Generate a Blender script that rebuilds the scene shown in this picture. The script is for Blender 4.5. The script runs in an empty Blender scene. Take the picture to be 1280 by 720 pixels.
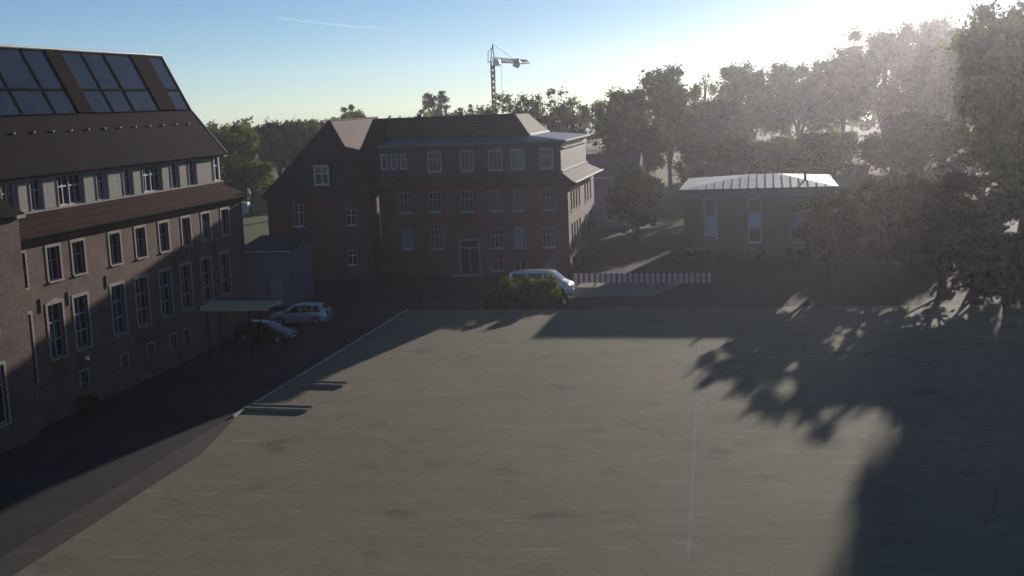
import bpy, math, random
import numpy as np
from mathutils import Vector, Matrix

R = math.radians
C = bpy.context.scene.collection
scene = bpy.context.scene

# ------------------------------------------------------------------ camera
CAM_H = 16.0
PSI, TILT, ROLL = R(12.069), R(8.80), R(2.292)
cam_data = bpy.data.cameras.new('camera')
cam = bpy.data.objects.new('camera', cam_data)
C.objects.link(cam)
scene.camera = cam
cam_data.sensor_width = 36.0
cam_data.lens = 36.0 * 1500.0 / 1280.0
cam_data.clip_start = 0.1
cam_data.clip_end = 12000
F = Vector((-math.sin(PSI) * math.cos(TILT), math.cos(PSI) * math.cos(TILT), -math.sin(TILT)))
R0 = Vector((math.cos(PSI), math.sin(PSI), 0))
U0 = R0.cross(F)
RR = R0 * math.cos(ROLL) - U0 * math.sin(ROLL)
UU = R0 * math.sin(ROLL) + U0 * math.cos(ROLL)
m = Matrix((RR, UU, -F)).transposed().to_4x4()
m.translation = Vector((0, 0, CAM_H))
cam.matrix_world = m

# ------------------------------------------------------------------ sky and sun
SUN_AZ, SUN_EL = R(11.0), R(10.0)          # azimuth measured from +Y towards +X
world = bpy.data.worlds.new('World')
scene.world = world
world.use_nodes = True
wn = world.node_tree
bg = wn.nodes['Background']
sky = wn.nodes.new('ShaderNodeTexSky')
sky.sky_type = 'NISHITA'
sky.sun_disc = False
sky.sun_elevation = SUN_EL
sky.sun_rotation = SUN_AZ
sky.altitude = 0
sky.air_density = 0.6
sky.dust_density = 0.02
sky.ozone_density = 2.6
wn.links.new(sky.outputs['Color'], bg.inputs['Color'])
bg.inputs['Strength'].default_value = 0.075

sun_data = bpy.data.lights.new('sun', 'SUN')
sun = bpy.data.objects.new('sun', sun_data)
C.objects.link(sun)
sun_data.energy = 5.0
sun_data.angle = R(0.53)
sun_data.color = (1.0, 0.90, 0.80)
sd = Vector((math.sin(SUN_AZ) * math.cos(SUN_EL), math.cos(SUN_AZ) * math.cos(SUN_EL), math.sin(SUN_EL)))
sun.rotation_euler = sd.to_track_quat('Z', 'Y').to_euler()
sun.location = sd * 200

vs = scene.view_settings
vs.view_transform = 'Standard'
vs.look = 'None'
vs.exposure = 0.32
vs.gamma = 1.0
vs.use_curve_mapping = False
scene.cycles.max_bounces = 6
scene.cycles.transparent_max_bounces = 12
scene.cycles.volume_bounces = 1
scene.cycles.use_denoising = True

# ------------------------------------------------------------------ helpers
class MB:
    """collects shapes; build() links them as one mesh object"""
    def __init__(s):
        s.v = []; s.f = []
    def poly(s, pts):
        b = len(s.v); s.v += [tuple(p) for p in pts]; s.f.append(tuple(range(b, b + len(pts))))
        return s
    def mesh(s, vs_, fs):
        b = len(s.v); s.v += [tuple(p) for p in vs_]; s.f += [tuple(i + b for i in f) for f in fs]
        return s
    def box(s, x0, x1, y0, y1, z0, z1):
        return s.mesh([(x0,y0,z0),(x1,y0,z0),(x1,y1,z0),(x0,y1,z0),(x0,y0,z1),(x1,y0,z1),(x1,y1,z1),(x0,y1,z1)],
                      [(3,2,1,0),(4,5,6,7),(0,1,5,4),(1,2,6,5),(2,3,7,6),(3,0,4,7)])
    def tube(s, pts, rads, n=8, cap=True):
        pts = [Vector(p) for p in pts]
        rings = []
        for i, p in enumerate(pts):
            d = (pts[min(i+1, len(pts)-1)] - pts[max(i-1, 0)])
            d = d.normalized() if d.length > 1e-6 else Vector((0,0,1))
            a = Vector((1,0,0)) if abs(d.x) < 0.8 else Vector((0,1,0))
            u = d.cross(a).normalized(); w = d.cross(u)
            r = rads[i] if hasattr(rads, '__len__') else rads
            rings.append([p + u*r*math.cos(2*math.pi*k/n) + w*r*math.sin(2*math.pi*k/n) for k in range(n)])
        b = len(s.v)
        for rg in rings: s.v += [tuple(q) for q in rg]
        for i in range(len(rings)-1):
            for k in range(n):
                k2 = (k+1) % n
                s.f.append((b+i*n+k, b+i*n+k2, b+(i+1)*n+k2, b+(i+1)*n+k))
        if cap:
            s.f.append(tuple(b+k for k in reversed(range(n))))
            s.f.append(tuple(b+(len(rings)-1)*n+k for k in range(n)))
        return s
    def prism(s, prof, axis, a0, a1):
        """closed profile [(p,q)] extruded along axis; 'y': p=x q=z, 'x': p=y q=z, 'z': p=x q=y"""
        def P(p, q, a):
            return (p, a, q) if axis == 'y' else (a, p, q) if axis == 'x' else (p, q, a)
        n = len(prof)
        vs_ = [P(p,q,a0) for p,q in prof] + [P(p,q,a1) for p,q in prof]
        fs = [tuple(range(n)), tuple(reversed(range(n, 2*n)))]
        fs += [(i, n+i, n+(i+1) % n, (i+1) % n) for i in range(n)]
        return s.mesh(vs_, fs)
    def data(s, name, off=(0,0,0), smooth=None, fix=True):
        me = bpy.data.meshes.new(name)
        ox, oy, oz = off
        me.from_pydata([(x-ox, y-oy, z-oz) for x,y,z in s.v], [], s.f)
        me.update()
        if fix:
            import bmesh
            bm = bmesh.new(); bm.from_mesh(me)
            bmesh.ops.recalc_face_normals(bm, faces=bm.faces)
            bm.to_mesh(me); bm.free()
        if smooth is not None:
            for p in me.polygons: p.use_smooth = True
            try: me.set_sharp_from_angle(angle=R(smooth))
            except Exception: pass
        return me
    def build(s, name, mat, parent=None, world=True, smooth=None, fix=True):
        off = tuple(parent.location) if (parent is not None and world) else (0,0,0)
        me = s.data(name, off, smooth, fix)
        return place(name, me, mat, parent)

def place(name, me, mat, parent=None, loc=(0,0,0), rz=0.0):
    if mat is not None and not me.materials: me.materials.append(mat)
    o = bpy.data.objects.new(name, me)
    C.objects.link(o)
    o.location = loc
    o.rotation_euler = (0, 0, rz)
    if parent is not None: o.parent = parent
    return o

def thing(name, label, cat, loc=(0,0,0), rz=0.0, group=None):
    o = bpy.data.objects.new(name, None)
    C.objects.link(o)
    o.empty_display_size = 0.5
    o.location = loc; o.rotation_euler = (0, 0, rz)
    o['label'] = label; o['category'] = cat
    if group: o['group'] = group
    return o

def tag(o, label, cat, group=None):
    o['label'] = label; o['category'] = cat
    if group: o['group'] = group
    return o

def struct(o, kind='structure', label=None):
    o['kind'] = kind
    if label: o['label'] = label
    return o

# ------------------------------------------------------------------ materials
def mat_new(name):
    mt = bpy.data.materials.new(name); mt.use_nodes = True
    nt = mt.node_tree
    return mt, nt, nt.nodes['Principled BSDF']

def noise(nt, scale, detail=4, rough=0.6, vec=None, stretch=None):
    n = nt.nodes.new('ShaderNodeTexNoise')
    n.inputs['Scale'].default_value = scale
    n.inputs['Detail'].default_value = detail
    n.inputs['Roughness'].default_value = rough
    if vec is None:
        tc = nt.nodes.new('ShaderNodeTexCoord'); vec = tc.outputs['Object']
    if stretch:
        mp = nt.nodes.new('ShaderNodeMapping'); mp.inputs['Scale'].default_value = stretch
        nt.links.new(vec, mp.inputs['Vector']); vec = mp.outputs['Vector']
    nt.links.new(vec, n.inputs['Vector'])
    return n.outputs['Fac']

def ramp(nt, fac, stops):
    r = nt.nodes.new('ShaderNodeValToRGB')
    el = r.color_ramp.elements
    while len(el) < len(stops): el.new(0.5)
    for e, (p, c) in zip(el, stops):
        e.position = p; e.color = (*c, 1)
    nt.links.new(fac, r.inputs['Fac'])
    return r.outputs['Color']

def mix(nt, a, b, fac, mode='MIX'):
    n = nt.nodes.new('ShaderNodeMix'); n.data_type = 'RGBA'; n.blend_type = mode
    for s_, v in ((n.inputs[6], a), (n.inputs[7], b)):
        if hasattr(v, 'links'): nt.links.new(v, s_)
        else: s_.default_value = (*v, 1)
    if hasattr(fac, 'links'): nt.links.new(fac, n.inputs[0])
    else: n.inputs[0].default_value = fac
    return n.outputs[2]

def bump(nt, bs, height, strength=0.3, dist=0.05):
    b = nt.nodes.new('ShaderNodeBump')
    b.inputs['Strength'].default_value = strength
    b.inputs['Distance'].default_value = dist
    nt.links.new(height, b.inputs['Height'])
    nt.links.new(b.outputs['Normal'], bs.inputs['Normal'])

def mottled(name, c1, c2, scale=1.5, rough=0.8, fine=18, stretch=None, spec=0.3, metal=0.0, bmp=0.2):
    mt, nt, bs = mat_new(name)
    a = noise(nt, scale, 5, 0.65, stretch=stretch)
    base = ramp(nt, a, [(0.3, c1), (0.7, c2)])
    f = noise(nt, fine, 3, 0.7)
    fr = ramp(nt, f, [(0.25, (0.66,)*3), (0.8, (1.18,)*3)])
    nt.links.new(mix(nt, base, fr, 1.0, 'MULTIPLY'), bs.inputs['Base Color'])
    bs.inputs['Roughness'].default_value = rough
    bs.inputs['Specular IOR Level'].default_value = spec
    bs.inputs['Metallic'].default_value = metal
    if bmp: bump(nt, bs, f, bmp, 0.02)
    return mt

def brick_mat(name, c1, c2, mortar, plane, stain=0.35):
    """plane: 'xz' for walls facing -Y, 'yz' for walls facing +X"""
    mt, nt, bs = mat_new(name)
    tc = nt.nodes.new('ShaderNodeTexCoord')
    sx = nt.nodes.new('ShaderNodeSeparateXYZ'); nt.links.new(tc.outputs['Object'], sx.inputs[0])
    cb = nt.nodes.new('ShaderNodeCombineXYZ')
    ad = nt.nodes.new('ShaderNodeMath'); ad.operation = 'ADD'
    nt.links.new(sx.outputs['X'], ad.inputs[0]); nt.links.new(sx.outputs['Y'], ad.inputs[1])
    nt.links.new(ad.outputs[0], cb.inputs['X']); nt.links.new(sx.outputs['Z'], cb.inputs['Y'])
    bt = nt.nodes.new('ShaderNodeTexBrick')
    bt.inputs['Scale'].default_value = 1.0
    bt.inputs['Brick Width'].default_value = 0.26
    bt.inputs['Row Height'].default_value = 0.075
    bt.inputs['Mortar Size'].default_value = 0.008
    bt.inputs['Color1'].default_value = (*c1, 1)
    bt.inputs['Color2'].default_value = (*c2, 1)
    bt.inputs['Mortar'].default_value = (*mortar, 1)
    nt.links.new(cb.outputs[0], bt.inputs['Vector'])
    big = noise(nt, 0.55, 6, 0.7, tc.outputs['Object'])
    st = ramp(nt, big, [(0.28, (1-stain,)*3), (0.72, (1.2,)*3)])
    med = noise(nt, 4.0, 4, 0.7, tc.outputs['Object'])
    st2 = ramp(nt, med, [(0.3, (0.66, 0.70, 0.76)), (0.7, (1.22, 1.14, 1.06))])
    col = mix(nt, mix(nt, bt.outputs['Color'], st, 1.0, 'MULTIPLY'), st2, 1.0, 'MULTIPLY')
    nt.links.new(col, bs.inputs['Base Color'])
    bs.inputs['Roughness'].default_value = 0.88
    bs.inputs['Specular IOR Level'].default_value = 0.2
    bump(nt, bs, bt.outputs['Fac'], -0.4, 0.02)
    return mt

def tile_mat(name, c1, c2, pitch=0.3, rough=0.75, spec=0.3):
    """rows of roof tiles: saw-tooth bump by height plus row to row colour variation"""
    mt, nt, bs = mat_new(name)
    tc = nt.nodes.new('ShaderNodeTexCoord')
    sx = nt.nodes.new('ShaderNodeSeparateXYZ'); nt.links.new(tc.outputs['Object'], sx.inputs[0])
    cb = nt.nodes.new('ShaderNodeCombineXYZ')
    ad = nt.nodes.new('ShaderNodeMath'); ad.operation = 'ADD'
    nt.links.new(sx.outputs['X'], ad.inputs[0]); nt.links.new(sx.outputs['Y'], ad.inputs[1])
    nt.links.new(ad.outputs[0], cb.inputs['X']); nt.links.new(sx.outputs['Z'], cb.inputs['Y'])
    bt = nt.nodes.new('ShaderNodeTexBrick')
    bt.inputs['Scale'].default_value = 1.0
    bt.inputs['Brick Width'].default_value = pitch*0.8
    bt.inputs['Row Height'].default_value = pitch
    bt.inputs['Mortar Size'].default_value = 0.035
    bt.inputs['Mortar Smooth'].default_value = 0.6
    bt.inputs['Color1'].default_value = (*c1, 1)
    bt.inputs['Color2'].default_value = (*c2, 1)
    bt.inputs['Mortar'].default_value = (*[x*0.35 for x in c1], 1)
    nt.links.new(cb.outputs[0], bt.inputs['Vector'])
    big = noise(nt, 0.8, 6, 0.7, tc.outputs['Object'])
    st = ramp(nt, big, [(0.3, (0.72,)*3), (0.7, (1.25,)*3)])
    nt.links.new(mix(nt, bt.outputs['Color'], st, 1.0, 'MULTIPLY'), bs.inputs['Base Color'])
    bs.inputs['Roughness'].default_value = rough
    bs.inputs['Specular IOR Level'].default_value = spec
    bump(nt, bs, bt.outputs['Fac'], -0.5, 0.04)
    return mt

def plain(name, col, rough=0.5, metal=0.0, spec=0.5, coat=0.0):
    mt, nt, bs = mat_new(name)
    f = noise(nt, 3.0, 4, 0.6)
    v = ramp(nt, f, [(0.3, tuple(x*0.85 for x in col)), (0.7, tuple(min(1, x*1.1) for x in col))])
    nt.links.new(v, bs.inputs['Base Color'])
    bs.inputs['Roughness'].default_value = rough
    bs.inputs['Metallic'].default_value = metal
    bs.inputs['Specular IOR Level'].default_value = spec
    if coat: bs.inputs['Coat Weight'].default_value = coat; bs.inputs['Coat Roughness'].default_value = 0.06
    return mt

def glass_mat(name, col, rough=0.08, spec=0.5, curtains=0.0):
    mt, nt, bs = mat_new(name)
    oi = nt.nodes.new('ShaderNodeObjectInfo')
    f = noise(nt, 1.3, 2, 0.5)
    v = ramp(nt, f, [(0.35, tuple(x*0.6 for x in col)), (0.65, tuple(x*1.3 for x in col))])
    if curtains:
        r = ramp(nt, oi.outputs['Random'], [(0.55, (0,0,0)), (0.85, (1,1,1))])
        v = mix(nt, v, (curtains, curtains*1.05, curtains*1.1), r)
    nt.links.new(v, bs.inputs['Base Color'])
    bs.inputs['Roughness'].default_value = rough
    bs.inputs['Specular IOR Level'].default_value = spec
    w = noise(nt, 2.2, 2, 0.5)
    bump(nt, bs, w, 0.04, 0.05)
    return mt

def leaf_mat(name, c1, c2, transl=0.35):
    mt = bpy.data.materials.new(name); mt.use_nodes = True
    nt = mt.node_tree; nt.nodes.clear()
    out = nt.nodes.new('ShaderNodeOutputMaterial')
    oi = nt.nodes.new('ShaderNodeObjectInfo')
    f = noise(nt, 0.45, 3, 0.55)
    col = ramp(nt, f, [(0.38, c1), (0.62, c2)])
    ob = ramp(nt, oi.outputs['Random'], [(0.0, (0.75, 0.82, 0.8)), (1.0, (1.2, 1.1, 0.95))])
    col = mix(nt, col, ob, 1.0, 'MULTIPLY')
    gi = nt.nodes.new('ShaderNodeNewGeometry')
    isl = ramp(nt, gi.outputs['Random Per Island'], [(0.0, (0.80, 0.82, 0.80)), (0.6, (1.0, 1.0, 1.0)), (1.0, (1.22, 1.18, 1.1))])
    col = mix(nt, col, isl, 1.0, 'MULTIPLY')
    d = nt.nodes.new('ShaderNodeBsdfDiffuse'); t = nt.nodes.new('ShaderNodeBsdfTranslucent')
    nt.links.new(col, d.inputs['Color'])
    tc = mix(nt, col, (1.25, 1.3, 0.6), 1.0, 'MULTIPLY')
    nt.links.new(tc, t.inputs['Color'])
    ms = nt.nodes.new('ShaderNodeMixShader'); ms.inputs[0].default_value = transl
    nt.links.new(d.outputs[0], ms.inputs[1]); nt.links.new(t.outputs[0], ms.inputs[2])
    nt.links.new(ms.outputs[0], out.inputs['Surface'])
    return mt

M = {}
M['brick_l'] = brick_mat('brown_brick', (0.185, 0.100, 0.080), (0.120, 0.072, 0.064), (0.17, 0.15, 0.13), 'yz', 0.45)
M['brick_m'] = brick_mat('dark_red_brick', (0.180, 0.058, 0.056), (0.130, 0.046, 0.050), (0.13, 0.11, 0.10), 'xz', 0.25)
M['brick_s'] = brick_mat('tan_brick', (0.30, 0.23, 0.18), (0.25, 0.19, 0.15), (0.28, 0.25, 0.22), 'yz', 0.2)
M['brick_w'] = brick_mat('red_brick', (0.165, 0.058, 0.050), (0.125, 0.045, 0.042), (0.14, 0.11, 0.10), 'xz', 0.25)
M['brick_g'] = brick_mat('grey_brown_brick', (0.12, 0.085, 0.075), (0.09, 0.070, 0.065), (0.12, 0.11, 0.10), 'xz', 0.25)
M['tile_dark'] = tile_mat('dark_purple_roof_tile', (0.017, 0.012, 0.014), (0.012, 0.009, 0.011), 0.45, 0.9, 0.03)
M['tile_red'] = tile_mat('dull_red_roof_tile', (0.060, 0.030, 0.026), (0.048, 0.025, 0.023), 0.3, 0.9, 0.03)
M['tile_wing'] = tile_mat('brown_red_roof_tile', (0.095, 0.052, 0.045), (0.075, 0.042, 0.038), 0.3, 0.85, 0.2)
M['tile_tan'] = tile_mat('weathered_roof_tile', (0.075, 0.060, 0.052), (0.060, 0.050, 0.046), 0.3, 0.85, 0.2)
M['slate'] = tile_mat('grey_slate', (0.060, 0.058, 0.066), (0.045, 0.045, 0.053), 0.25, 0.6, 0.35)
M['zinc'] = mottled('blue_grey_zinc', (0.11, 0.12, 0.17), (0.14, 0.15, 0.20), 0.6, 0.5, 8, spec=0.5)
M['zinc_roof'] = mottled('pale_sheet_metal', (0.46, 0.44, 0.39), (0.60, 0.58, 0.52), 0.5, 0.5, 6, spec=0.5, metal=0.3, bmp=0.05)
M['gutter'] = mottled('pale_gutter_metal', (0.42, 0.41, 0.39), (0.55, 0.53, 0.50), 2, 0.45, 10, spec=0.5)
M['dark_metal'] = plain('dark_metal', (0.03, 0.03, 0.033), 0.5)
M['sand'] = mottled('sandstone_trim', (0.26, 0.23, 0.19), (0.34, 0.31, 0.26), 3, 0.85, 20)
M['plaster'] = mottled('pale_rough_render', (0.25, 0.23, 0.20), (0.42, 0.39, 0.34), 5.5, 0.92, 16, bmp=0.6)
M['frame_w'] = plain('white_window_paint', (0.42, 0.41, 0.45), 0.5)
M['frame_l'] = plain('grey_violet_window_paint', (0.25, 0.24, 0.30), 0.5)
M['frame_bright'] = plain('bright_white_window_paint', (0.50, 0.50, 0.53), 0.5)
M['glass'] = glass_mat('window_glass', (0.020, 0.024, 0.034), 0.08, 0.5)
M['glass_c'] = glass_mat('window_glass_with_curtain', (0.025, 0.028, 0.036), 0.12, 0.5, 0.14)
M['glass_refl'] = glass_mat('reflection_glass', (0.022, 0.026, 0.036), 0.08, 0.55)  # for the added panes that imitate a reflection on the left roof
M['panel_white'] = plain('pale_blue_panel', (0.34, 0.38, 0.50), 0.5)
M['refl_strip'] = mottled('reflection_brown', (0.014, 0.009, 0.009), (0.019, 0.012, 0.011), 1.5, 0.95, 12, spec=0.02)  # brown bars of the imitated reflection on the left roof
M['bar'] = mottled('matt_black_bar', (0.012, 0.011, 0.013), (0.016, 0.014, 0.016), 2, 0.95, 12, spec=0.02)
M['fascia'] = plain('grey_blue_fascia', (0.16, 0.16, 0.19), 0.6)
M['concrete'] = mottled('worn_concrete', (0.27, 0.26, 0.24), (0.38, 0.37, 0.34), 2, 0.85, 18)
M['felt'] = mottled('pale_roof_felt', (0.34, 0.29, 0.22), (0.46, 0.40, 0.31), 0.9, 0.9, 10)
M['shed'] = mottled('blue_grey_render', (0.12, 0.13, 0.19), (0.16, 0.17, 0.24), 0.9, 0.85, 10)
M['house_wall'] = mottled('grey_white_render', (0.30, 0.30, 0.33), (0.38, 0.38, 0.41), 0.5, 0.9, 8)
M['white'] = plain('white_paint', (0.78, 0.78, 0.77), 0.5)
M['red'] = plain('barrier_red', (0.26, 0.045, 0.04), 0.6)
M['earth'] = mottled('dark_bed_earth', (0.045, 0.033, 0.024), (0.075, 0.058, 0.042), 1.5, 0.95, 12, bmp=0.6)
M['bark'] = mottled('bark', (0.050, 0.040, 0.032), (0.085, 0.070, 0.056), 3, 0.95, 14, bmp=0.6)
M['tyre'] = plain('tyre_rubber', (0.015, 0.015, 0.016), 0.85)
M['rim'] = plain('wheel_rim', (0.45, 0.45, 0.46), 0.35, 0.8)
M['car_dark'] = plain('black_car_paint', (0.010, 0.011, 0.014), 0.3, 0.2, 0.5, 1.0)
M['car_silver'] = plain('silver_car_paint', (0.42, 0.41, 0.47), 0.35, 0.35, 0.5, 1.0)
M['car_white'] = plain('white_car_paint', (0.72, 0.74, 0.76), 0.3, 0.0, 0.5, 1.0)
M['car_glass'] = plain('car_glass', (0.010, 0.011, 0.013), 0.06, 0.0, 0.6)
M['lamp'] = plain('headlamp_lens', (0.75, 0.75, 0.75), 0.1, 0.0, 0.8)
M['tail'] = plain('tail_lamp_lens', (0.30, 0.02, 0.015), 0.2)
M['crane_steel'] = plain('grey_crane_steel', (0.10, 0.105, 0.12), 0.55, 0.3)
M['crane_cab'] = plain('white_crane_cab', (0.80, 0.79, 0.76), 0.3)
M['leaf_a'] = leaf_mat('leaf_green', (0.036, 0.066, 0.012), (0.100, 0.150, 0.028))
M['leaf_b'] = leaf_mat('leaf_yellow_green', (0.075, 0.105, 0.016), (0.165, 0.200, 0.040), 0.4)
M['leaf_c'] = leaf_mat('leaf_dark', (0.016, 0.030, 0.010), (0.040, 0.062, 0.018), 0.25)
M['leaf_d'] = leaf_mat('leaf_spring_brown', (0.080, 0.084, 0.026), (0.150, 0.150, 0.046), 0.4)
M['leaf_e'] = leaf_mat('conifer_needles', (0.020, 0.030, 0.016), (0.040, 0.052, 0.026), 0.15)

# ground materials
def ground_mat():
    mt, nt, bs = mat_new('meadow')
    a = noise(nt, 0.03, 5, 0.6); b = noise(nt, 1.2, 4, 0.7)
    c = ramp(nt, a, [(0.3, (0.060, 0.085, 0.022)), (0.7, (0.105, 0.125, 0.036))])
    v = ramp(nt, b, [(0.3, (0.75,)*3), (0.7, (1.2,)*3)])
    nt.links.new(mix(nt, c, v, 1.0, 'MULTIPLY'), bs.inputs['Base Color'])
    bs.inputs['Roughness'].default_value = 0.95
    bs.inputs['Specular IOR Level'].default_value = 0.1
    bump(nt, bs, b, 0.5, 0.1)
    return mt
M['meadow'] = ground_mat()

def asphalt(name, c1, c2, streak, patch=1.2, rough=0.9, cracks=False, spec=0.08):
    mt, nt, bs = mat_new(name)
    tc = nt.nodes.new('ShaderNodeTexCoord')
    a = noise(nt, 0.10, 5, 0.6, tc.outputs['Object'])
    base = ramp(nt, a, [(0.3, c1), (0.7, c2)])
    s1 = noise(nt, 0.55, 6, 0.75, tc.outputs['Object'], streak)
    s1c = ramp(nt, s1, [(0.30, (0.86,)*3), (0.50, (1.0,)*3), (0.72, (patch, patch, patch*0.98))])
    s2 = noise(nt, 2.6, 5, 0.75, tc.outputs['Object'])
    s2c = ramp(nt, s2, [(0.30, (0.84,)*3), (0.70, (1.12,)*3)])
    g = noise(nt, 35, 3, 0.8, tc.outputs['Object'])
    gc = ramp(nt, g, [(0.25, (0.80,)*3), (0.75, (1.18,)*3)])
    # worn pale blotches
    w = noise(nt, 0.9, 3, 0.55, tc.outputs['Object'], (0.5, 1.4, 1))
    wc = ramp(nt, w, [(0.62, (1.0,)*3), (0.72, (1.32,)*3)])
    col = mix(nt, base, s1c, 1.0, 'MULTIPLY')
    for q in (s2c, gc, wc): col = mix(nt, col, q, 1.0, 'MULTIPLY')
    if cracks:
        # meandering cracks and dark oily stains
        wob = nt.nodes.new('ShaderNodeTexNoise'); wob.inputs['Scale'].default_value = 0.5; wob.inputs['Detail'].default_value = 5
        nt.links.new(tc.outputs['Object'], wob.inputs['Vector'])
        av = nt.nodes.new('ShaderNodeVectorMath'); av.operation = 'MULTIPLY_ADD'
        av.inputs[1].default_value = (3.0, 3.0, 0)
        nt.links.new(wob.outputs['Color'], av.inputs[0]); nt.links.new(tc.outputs['Object'], av.inputs[2])
        vo = nt.nodes.new('ShaderNodeTexVoronoi'); vo.feature = 'DISTANCE_TO_EDGE'; vo.inputs['Scale'].default_value = 0.085
        nt.links.new(av.outputs[0], vo.inputs['Vector'])
        cc = ramp(nt, vo.outputs['Distance'], [(0.0, (0.66,)*3), (0.0025, (0.74,)*3), (0.006, (1.0,)*3)])
        gate = noise(nt, 0.12, 2, 0.5, tc.outputs['Object'])
        gc2 = ramp(nt, gate, [(0.45, (0,)*3), (0.6, (1,)*3)])
        col = mix(nt, col, mix(nt, col, cc, 1.0, 'MULTIPLY'), gc2)
        stn = noise(nt, 0.33, 4, 0.5, tc.outputs['Object'])
        sc2 = ramp(nt, stn, [(0.28, (0.70,)*3), (0.40, (1.0,)*3)])
        col = mix(nt, col, sc2, 1.0, 'MULTIPLY')
    nt.links.new(col, bs.inputs['Base Color'])
    bs.inputs['Roughness'].default_value = rough
    bs.inputs['Specular IOR Level'].default_value = spec
    bump(nt, bs, g, 0.25, 0.01)
    return mt
M['court'] = asphalt('pale_worn_asphalt', (0.180, 0.164, 0.112), (0.212, 0.194, 0.134), (0.45, 1.3, 1), 1.14, 0.9, True)
M['drive'] = asphalt('dark_asphalt', (0.038, 0.035, 0.038), (0.055, 0.050, 0.050), (1.2, 0.4, 1))
M['apron'] = asphalt('brown_grey_paving', (0.070, 0.060, 0.054), (0.095, 0.082, 0.072), (1.2, 0.5, 1))
M['path'] = asphalt('pale_path', (0.20, 0.19, 0.165), (0.24, 0.225, 0.195), (0.4, 1.5, 1))

# ------------------------------------------------------------------ setting: ground
def sheet(name, pts, z, mat):
    mb = MB(); mb.poly([(x, y, z) for x, y in pts])
    return struct(mb.build(name, mat, None))
sheet('ground', [(-515, -65), (415, -65), (415, 615), (-515, 615)], -0.012, M['meadow'])
sheet('driveway', [(-60, -20), (-27.9, -20), (-27.9, 89.9), (32, 89.9), (32, 150), (-60, 150)], -0.004, M['drive'])
sheet('courtyard', [(-26.2, -20), (30, -20), (30, 92), (-10.0, 91.0), (-15.6, 90.4), (-27.6, 90.2), (-27.6, 57.5), (-26.4, 51)], 0.004, M['court'])
sheet('side_path', [(-27.95, -20), (-26.0, -20), (-26.2, 51), (-27.5, 57.5), (-27.95, 58)], 0.0, M['apron'])
sheet('planting_bed', [(-27.6, 90.6), (-15.6, 90.7), (-12.5, 92.0), (-12.5, 95.6), (-27.6, 94.8)], 0.008, M['earth'])
sheet('lane', [(-18.5, 95.8), (-9.0, 96.4), (-6.0, 106), (-16.8, 107)], 0.004, M['path'])

# kerb stones along the left edge of the court
kerb = struct(MB().box(-27.86, -27.70, 57.6, 90.3, -0.02, 0.012).build('kerb', M['concrete'], None))
kerb_me = MB().box(-0.06, 0.06, 0, 0.97, 0.0, 0.12).data('kerb_stone')
for i in range(33):
    place('kerb_stone', kerb_me, M['concrete'], kerb, (-27.78, 57.62 + i*0.99, 0.012))

# drain channel crossing the court
drain = struct(MB().mesh([(-4.30, 77.0, 0.0085), (-4.14, 77.0, 0.0085), (-2.62, 40, 0.0085), (-2.78, 40, 0.0085)], [(0, 1, 2, 3)]).build('drain_channel', M['path'], None))

# ------------------------------------------------------------------ walls and windows
def wall(name, mat, parent, origin, u, n, W, H, holes, depth=0.18):
    """wall sheet in the plane of u and Z with real openings and their reveals"""
    o = Vector(origin); u = Vector(u); n = Vector(n); z = Vector((0, 0, 1))
    us = sorted({0.0, W} | {min(max(h[i], 0), W) for h in holes for i in (0, 1)})
    vv = sorted({0.0, H} | {min(max(h[i], 0), H) for h in holes for i in (2, 3)})
    mb = MB()
    P = lambda a, b, d=0.0: o + u*a + z*b - n*d
    for i in range(len(us)-1):
        for j in range(len(vv)-1):
            ca, cb_ = (us[i]+us[i+1])/2, (vv[j]+vv[j+1])/2
            if any(h[0] < ca < h[1] and h[2] < cb_ < h[3] for h in holes): continue
            mb.poly([P(us[i], vv[j]), P(us[i+1], vv[j]), P(us[i+1], vv[j+1]), P(us[i], vv[j+1])])
    for a0, a1, b0, b1 in holes:
        mb.poly([P(a0, b0), P(a0, b0, depth), P(a0, b1, depth), P(a0, b1)])
        mb.poly([P(a1, b0), P(a1, b1), P(a1, b1, depth), P(a1, b0, depth)])
        mb.poly([P(a0, b0), P(a1, b0), P(a1, b0, depth), P(a0, b0, depth)])
        mb.poly([P(a0, b1), P(a0, b1, depth), P(a1, b1, depth), P(a1, b1)])
    return mb.build(name, mat, parent, fix=False)

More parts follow.
